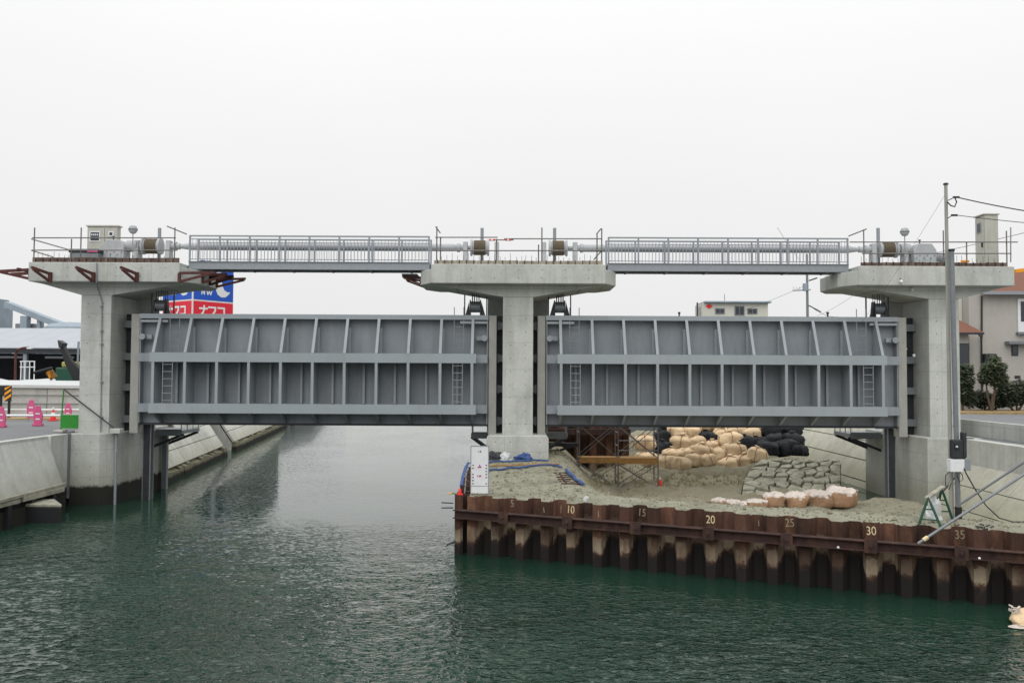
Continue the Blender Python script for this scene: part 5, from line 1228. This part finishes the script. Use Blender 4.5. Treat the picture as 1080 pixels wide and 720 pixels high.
# ------------------------------------------------------------------ two-faced store sign
t = thing('store_sign', 'two-faced blue and red store sign tower behind the left pier', 'sign', (-36.6, 104, ROAD))
K0 = pt(203, 316, 100); cx, cy = K0.x, 100.0
dr = Vector((3.15, 4.6, 0)).normalized(); dl = Vector((-4.6, 3.15, 0)).normalized(); SL = 5.6
zl = K0.z; zb_, zt_ = zl-2.55, zl+3.9; Kc = Vector((cx, cy, 0))
MB().prism([(v.x, v.y) for v in (Kc, Kc+dr*SL, Kc+dr*SL+dl*SL, Kc+dl*SL)], 'z', zb_, zt_).build('box', M['signwhite'], t)
MB().tube((Kc+(dr+dl)*SL/2)+Vector((0, 0, ROAD)), (Kc+(dr+dl)*SL/2)+Vector((0, 0, zb_)), .7, 16).build('mast', M['galv'], t, smooth=True)
def face(d, nm, texts):
    n_ = Vector((d.y, -d.x, 0)); n_ = n_ if n_.y < 0 else -n_
    def fp(u, z, o): return Kc+d*u+n_*o+Vector((0, 0, z))
    def quad(pts, o, mat, nm, par):
        m = MB(); m.add([fp(u, z, o) for u, z in pts]+[fp(u, z, o-.02) for u, z in pts], [tuple(range(len(pts)))]+[(i, (i+1) % len(pts), len(pts)+(i+1) % len(pts), len(pts)+i) for i in range(len(pts))]); return m.build(nm, mat, par)
    rp = quad([(.14, zb_+.1), (SL-.05, zb_+.1), (SL-.05, zl-.09), (.14, zl-.09)], .03, M['signred'], 'red_panel', t)
    bp = quad([(.14, zl+.09), (SL-.05, zl+.09), (SL-.05, zt_-.05), (.14, zt_-.05)], .03, M['signblue'], 'blue_panel', t)
    sg = 1 if d.x > 0 else -1
    def U(u): return u if sg > 0 else SL-u
    def stroke(pts, wd, par, nm):
        for (a, b), (c, e) in zip(pts, pts[1:]):
            v = Vector((c-a, e-b)); L_ = v.length; v /= L_; nv = Vector((-v.y, v.x))*wd/2; a2, b2, c2, e2 = a-v.x*wd*.4, b-v.y*wd*.4, c+v.x*wd*.4, e+v.y*wd*.4
            quad([(U(a2+nv.x), b2+nv.y), (U(c2+nv.x), e2+nv.y), (U(c2-nv.x), e2-nv.y), (U(a2-nv.x), b2-nv.y)], .05+.004*rnd.random(), M['signwhite'], nm, par)
    zc = zl-1.12; s = .5
    for i, ch in enumerate('NFK'):
        ux = 1.45+i*1.22
        if ch == 'N': stroke([(ux-.5, zc+.22), (ux+.5, zc+.22)], .21, rp, 'letter_na'); stroke([(ux+.1, zc+.52), (ux+.1, zc+.1), (ux-.08, zc-.3), (ux-.38, zc-.56)], .21, rp, 'letter_na')
        if ch == 'F': stroke([(ux-.5, zc+.4), (ux+.42, zc+.4), (ux+.36, zc), (ux+.1, zc-.36), (ux-.3, zc-.56)], .21, rp, 'letter_fu')
        if ch == 'K': stroke([(ux-.44, zc+.4), (ux+.42, zc+.4), (ux+.42, zc-.5)], .21, rp, 'letter_ko'); stroke([(ux-.5, zc-.46), (ux+.5, zc-.46)], .21, rp, 'letter_ko')
    # white crescent and the low letters on the blue panel
    pts = []
    for i in range(13):
        a = R(200+i*12.5); pts.append((4.1+1.15*math.cos(a), zl+1.95+1.35*math.sin(a)))
    for i in range(12, -1, -1):
        a = R(196+i*9.5); pts.append((4.65+.8*math.cos(a), zl+2.35+1.15*math.sin(a)))
    pts = [(U(u), z) for u, z in ([(3.2, zl+3.6), (2.95, zl+2.4), (3.05, zl+1.5), (3.35, zl+.85), (3.85, zl+.55), (4.45, zl+.6), (4.9, zl+.95), (5.1, zl+1.25), (4.75, zl+1.2), (4.3, zl+1.4), (4.0, zl+1.9), (3.9, zl+2.6), (3.75, zl+3.6)])]
    quad(pts, .05, M['signwhite'], 'white_crescent', bp)
    zz = zl+.75
    stroke([(1.2, zz), (1.2, zz+.55)], .13, bp, 'small_letter'); stroke([(1.2, zz+.55), (1.55, zz), (1.55, zz+.55)], .13, bp, 'small_letter')
    stroke([(1.85, zz+.55), (2.0, zz), (2.2, zz+.35), (2.4, zz), (2.6, zz+.55)], .13, bp, 'small_letter')
face(dr, 'right', None); face(dl, 'left', None)

# ------------------------------------------------------------------ houses, poles and planting on the right bank
Yh = 100; t = thing('site_office', 'small cream flat-roofed office with a red mark above the right gate', 'building', (X(772, Yh), Yh, ROAD))
a, b = X(741, Yh), X(810.5, Yh); zt = Z(775, 319.5, Yh); zb = ROAD-.02
MB().box(a, b, Yh, Yh+4, zb, zt).build('wall', M['plaster2'], t, .03)
MB().box(X(735, Yh+4), X(813, Yh), Yh-.5, Yh+4.2, zt+.004, zt+.18).build('roof', M['plant'], t, .02)
for w0, w1, z0, z1, nm in ((754.5, 764.5, 331, 325, 'window'), (775, 785.5, 332.5, 322.5, 'window'), (788.5, 799, 331, 325, 'window')):
    fr_ = MB().box(X(w0, Yh), X(w1, Yh), Yh-.08, Yh-.003, Z(770, z0, Yh), Z(770, z1, Yh)).build(nm, M['steel'], t); xm_ = (X(w0, Yh)+X(w1, Yh))/2
    for q0, q1 in ((X(w0, Yh)+.1, xm_-.04), (xm_+.04, X(w1, Yh)-.1)): MB().box(q0, q1, Yh-.1, Yh-.082, Z(770, z0, Yh)+.1, Z(770, z1, Yh)-.1).build('pane', M['glass'], fr_)
MB().box(a-.03, a-.003, Yh+1, Yh+2.4, Z(770, 333, Yh), Z(770, 323, Yh)).build('side_window', M['glass'], t)
MB().tube((X(734.5, Yh), Yh-.6, zb), (X(734.5, Yh), Yh-.6, zt), .08, 6).build('porch_post', M['dark'], t)
c = pt(748, 323, Yh); MB().prism([(c.x-.42, c.z), (c.x, c.z-.3), (c.x+.42, c.z), (c.x, c.z+.3)], 'y', Yh-.03, Yh-.004).build('red_mark', M['red'], t)
MB().tube((X(769, Yh), Yh+2, zt+.2), (X(769, Yh), Yh+2, zt+1.2), .03, 5).build('aerial', M['dark'], t)
t = thing('utility_pole', 'distant utility pole with transformer behind the right gate', 'utility pole', (X(852, 78), 78, ROAD))
MB().tube((X(852.5, 78), 78, ROAD-.1), (X(852, 78), 78, Z(852, 268, 78)), .14, 10, .1).build('pole', M['steel'], t, smooth=True)
MB().box(X(847, 78), X(851, 78), 77.6, 78, Z(849, 307, 78), Z(849, 299, 78)).build('transformer', M['plant'], t, .05)
MB().beam(pt(836, 306.5, 77.9), pt(855, 305.5, 77.9), .09, .1).build('cross_arm', M['galv'], t)
for px in (837, 840, 843): MB().tube(pt(px, 307, 77.9), pt(px, 302.5, 77.9), .05, 6).build('insulator', M['cap'], t)
MB().tube(pt(853, 296, 77.8), pt(862, 293, 77.6), .06, 6).tube(pt(853, 322, 77.8), pt(866, 329, 77.6), .05, 6).build('arm_bracket', M['dark'], t)
wire(pt(852, 300, 78), pt(700, 345, 160), 1.0, .014, 'thin wire from the distant pole down to the left behind the gate')
wire(pt(853, 285, 78), pt(820, 240, 60), .2, .012, 'thin wire rising left from the distant pole behind the footbridge')
wire(pt(854, 322, 78), pt(884, 334, 76), .3, .016, 'thin wire from the distant pole down to the right')
wire(pt(862, 333, 76), pt(915, 300, 60), .2, .010, 'thin wire rising right toward the right cap')
def mk_small_posts():
    for px, Y, lb in ((716.5, 90, 'thin dark post left of the cream office'), (873.5, 80, 'thin dark post right of the distant utility pole')):
        x = X(px, Y); t = thing('sign_post', lb, 'post', (x, Y, ROAD)); MB().tube((x, Y, ROAD-.05), (x, Y, Z(px, 330, Y)), .08, 8).build('post', M['dark'], t); MB().tube((x, Y, Z(px, 331, Y)), (x, Y, Z(px, 329, Y)), .13, 8).build('head', M['dark'], t)
mk_small_posts()
# house with orange roofs
Yh = 68.0; t = thing('house', 'pale plaster house with orange tiled roofs at the right edge', 'house', (X(1060, Yh), Yh+4, ROAD))
xw0, xw1 = X(1023, Yh), X(1150, Yh); ze = Z(1060, 308, Yh)
MB().box(xw0, xw1, Yh, Yh+9, ROAD-.05, ze).build('wall', M['plaster'], t, .03)
xl = X(1004, Yh); MB().box(xl, xw0-.003, Yh+1.0, Yh+7, ROAD-.05, Z(1018, 300, Yh)).build('side_wall', M['plaster2'], t, .03)
MB().add([(X(1040, Yh-.6), Yh-.6, ze+.002), (xw1+1, Yh-.6, ze+.002), (xw1+1, Yh+4.5, ze+2.3), (X(1092, Yh), Yh+4.5, ze+2.3), (X(1040, Yh-.6), Yh+9.6, ze+.002), (xw1+1, Yh+9.6, ze+.002),
          ], [(0, 1, 2, 3), (5, 4, 3, 2), (0, 3, 4), (0, 4, 5, 1), (1, 5, 2)]).build('roof', M['tile'], t)
MB().box(X(1038, Yh-.7), xw1+1.1, Yh-.75, Yh-.6, ze-.25, ze).build('gutter', M['galv'], t)
# low wing with its own roof
Yw = 66.4; a, b = X(998, Yw), X(1026, Yw); z0 = Z(1015, 351, Yw)
MB().box(a, b-.3, Yw, Yh-.003, ROAD-.05, z0).build('wing_wall', M['plaster'], t, .02)
MB().add([(a-.4, Yw-.7, z0), (X(1033.5, Yw), Yw-.7, z0), (X(1012, Yw), Yh-.02, z0+1.5), (a-.4, Yh-.02, z0+1.5), (X(1028, Yw), Yh-.02, z0+.5),
          (a-.4, Yw-.7, z0-.12), (X(1033.5, Yw), Yw-.7, z0-.12)], [(0, 1, 4, 2, 3), (5, 6, 1, 0)]).build('wing_roof', M['tile'], t)
MB().box(a-.4, X(1033, Yw), Yw-.78, Yw-.7, z0-.15, z0).build('wing_gutter', M['dark'], t)
w_ = MB().box(X(1010, Yw), X(1022, Yw), Yw-.07, Yw-.003, Z(1015, 390, Yw), Z(1015, 362, Yw)).build('window', M['dark'], t); MB().box(X(1011, Yw), X(1021, Yw), Yw-.09, Yw-.072, Z(1015, 389, Yw), Z(1015, 363, Yw)).build('pane', M['glass'], w_)
MB().path([pt(1032, 352, Yw), pt(1035, 356, Yh-.2), pt(1035.5, 380, Yh-.1), pt(1036, 412, Yh-.1)], .07, 8).build('drain_pipe', M['dark'], t)
MB().tube(pt(1035.5, 312, Yh-.1), pt(1035.5, 356, Yh-.1), .07, 8).build('drain_pipe', M['dark'], t)
w_ = MB().box(X(1067, Yh), X(1074, Yh), Yh-.06, Yh-.003, Z(1070, 375, Yh), Z(1070, 364, Yh)).build('window', M['dark'], t); MB().box(X(1068, Yh), X(1073, Yh), Yh-.08, Yh-.062, Z(1070, 374, Yh), Z(1070, 365, Yh)).build('pane', M['glass'], w_)
MB().box(X(1060, Yh), X(1100, Yh), Yh-.7, Yh-.003, Z(1070, 363, Yh), Z(1070, 360, Yh)).build('awning', M['steel'], t)
w_ = MB().box(X(1074, Yh), X(1100, Yh), Yh-.1, Yh-.003, Z(1075, 350, Yh), Z(1075, 315, Yh)).build('window', M['cap'], t); MB().box(X(1077, Yh), X(1098, Yh), Yh-.13, Yh-.102, Z(1075, 339, Yh), Z(1075, 318, Yh)).build('pane', M['glass'], w_)
MB().box(X(1072, Yh), X(1102, Yh), Yh-.35, Yh-.003, Z(1075, 352.5, Yh), Z(1075, 350.3, Yh)).build('window_sill', M['steel'], t)
MB().box(X(1070, Yh), X(1076, Yh), Yh-.04, Yh-.003, Z(1073, 399, Yh), Z(1073, 396, Yh)).build('vent', M['dark'], t)
MB().box(X(1036, Yh), X(1048, Yh), Yh-.5, Yh-.003, Z(1040, 385, Yh), Z(1040, 373, Yh)).build('air_unit', M['dark'], t, .03)
t = thing('yellow_arm', 'yellow machine arm tip at the right edge beside the orange roof', 'arm', pt(1074, 285, 50)); MB().beam(pt(1070, 286, 50), pt(1120, 280, 50), .25, .2).build('arm', M['yellow'], t); MB().tube((X(1118, 50), 50, ROAD-.05), pt(1118, 281, 50), .2, 8).build('mast', M['yellow'], t)
t = thing('site_bollard', 'orange hydrant-like valve on the right cap left of the beige cabinet', 'valve', (X(1019, 38.5), 38.5, 10.0))
x = X(1019, 38.5); MB().tube((x, 38.5, 10.002), (x, 38.5, 10.45), .06, 8).build('stem', M['yellow'], t); MB().tube((x-.15, 38.5, 10.5), (x+.2, 38.5, 10.5), .05, 8).build('arm', M['yellow'], t)

# garden bed, shrubs and hedge
tag(MB().box(X(990, 61), 40, 61.0, 66, ROAD-.2, ROAD+.12).build('garden_bed', M['soil']), kind='structure')
def foliage(mb, blobs, n, size, rr):
    tot = sum(b[3]*b[4]*b[5] for b in blobs)
    for (x, y, z, a, b, c) in blobs:
        for _ in range(int(n*a*b*c/tot)):
            while True:
                v = Vector((rr.uniform(-1, 1), rr.uniform(-1, 1), rr.uniform(-1, 1)))
                if .25 < v.length < 1: break
            f = 1+.25*noise.noise(v*2.5+Vector((x, y, z))); p = Vector((x+v.x*a*f, y+v.y*b*f, z+v.z*c*f))
            u = Vector((rr.gauss(0, 1), rr.gauss(0, 1), rr.gauss(0, .6))).normalized(); w2 = u.orthogonal().normalized(); s = size*rr.uniform(.6, 1.3)
            mb.add([p-u*s, p+w2*s*.45, p+u*s, p-w2*s*.45], [(0, 1, 2, 3)])
def tree(px, py, Y, blobs, n, size, mat, lab, name='garden_tree', cat='tree', stems=1):
    rr = random.Random(int(px)); x = X(px, Y); t = thing(name, lab, cat, (x, Y, ROAD+.1), 'garden planting by the house')
    m = MB()
    for s_ in range(stems):
        top = Vector((blobs[s_ % len(blobs)][0], blobs[s_ % len(blobs)][1], blobs[s_ % len(blobs)][2])); b0 = Vector((x+rr.uniform(-.2, .2), Y, ROAD)); md = b0.lerp(top, .5)+Vector((rr.uniform(-.2, .2), 0, 0))
        m.tube(b0, md, .1, 8, .075).tube(md, top, .075, 8, .03)
        for _ in range(5): q = md.lerp(top, rr.random()); m.tube(q, q+Vector((rr.uniform(-.7, .7), rr.uniform(-.5, .5), rr.uniform(.1, .6))), .03, 5, .01)
    m.build('trunk', M['bark'], t)
    f = MB(); foliage(f, blobs, n, size, rr); f.build('crown', mat, t)
def bl(px, py, Y, rx, ry): p = pt(px, py, Y); q = Y/930; return (p.x, Y, p.z, rx*q, rx*q*.8, ry*q)
tree(1016, 430, 63.5, [bl(1014, 405, 63.5, 13, 20), bl(1018, 392, 63.5, 9, 9), bl(1022, 420, 63.4, 9, 10)], 2600, .16, M['leaf'], 'dense dark bush beside the poles, leftmost of the garden')
tree(1046, 430, 63.0, [bl(1048, 390, 63, 13, 11), bl(1040, 398, 63, 9, 8), bl(1053, 400, 62.9, 10, 9), bl(1049, 380, 63, 6, 6)], 2400, .15, M['leaf2'], 'small pine-like tree in front of the plaster house', stems=3)
tree(1070, 430, 64.0, [bl(1062, 416, 64, 12, 14), bl(1075, 414, 64, 12, 13), bl(1090, 414, 64, 12, 14), bl(1105, 414, 64, 12, 14)], 3600, .16, M['leaf'], 'dark clipped hedge under the house window', 'hedge', 'hedge', 3)
tree(1040, 430, 64.4, [bl(1036, 421, 64.4, 12, 9), bl(1050, 423, 64.4, 10, 8)], 1500, .15, M['leaf'], 'low dark shrub between bush and hedge', 'shrub', 'shrub', 2)
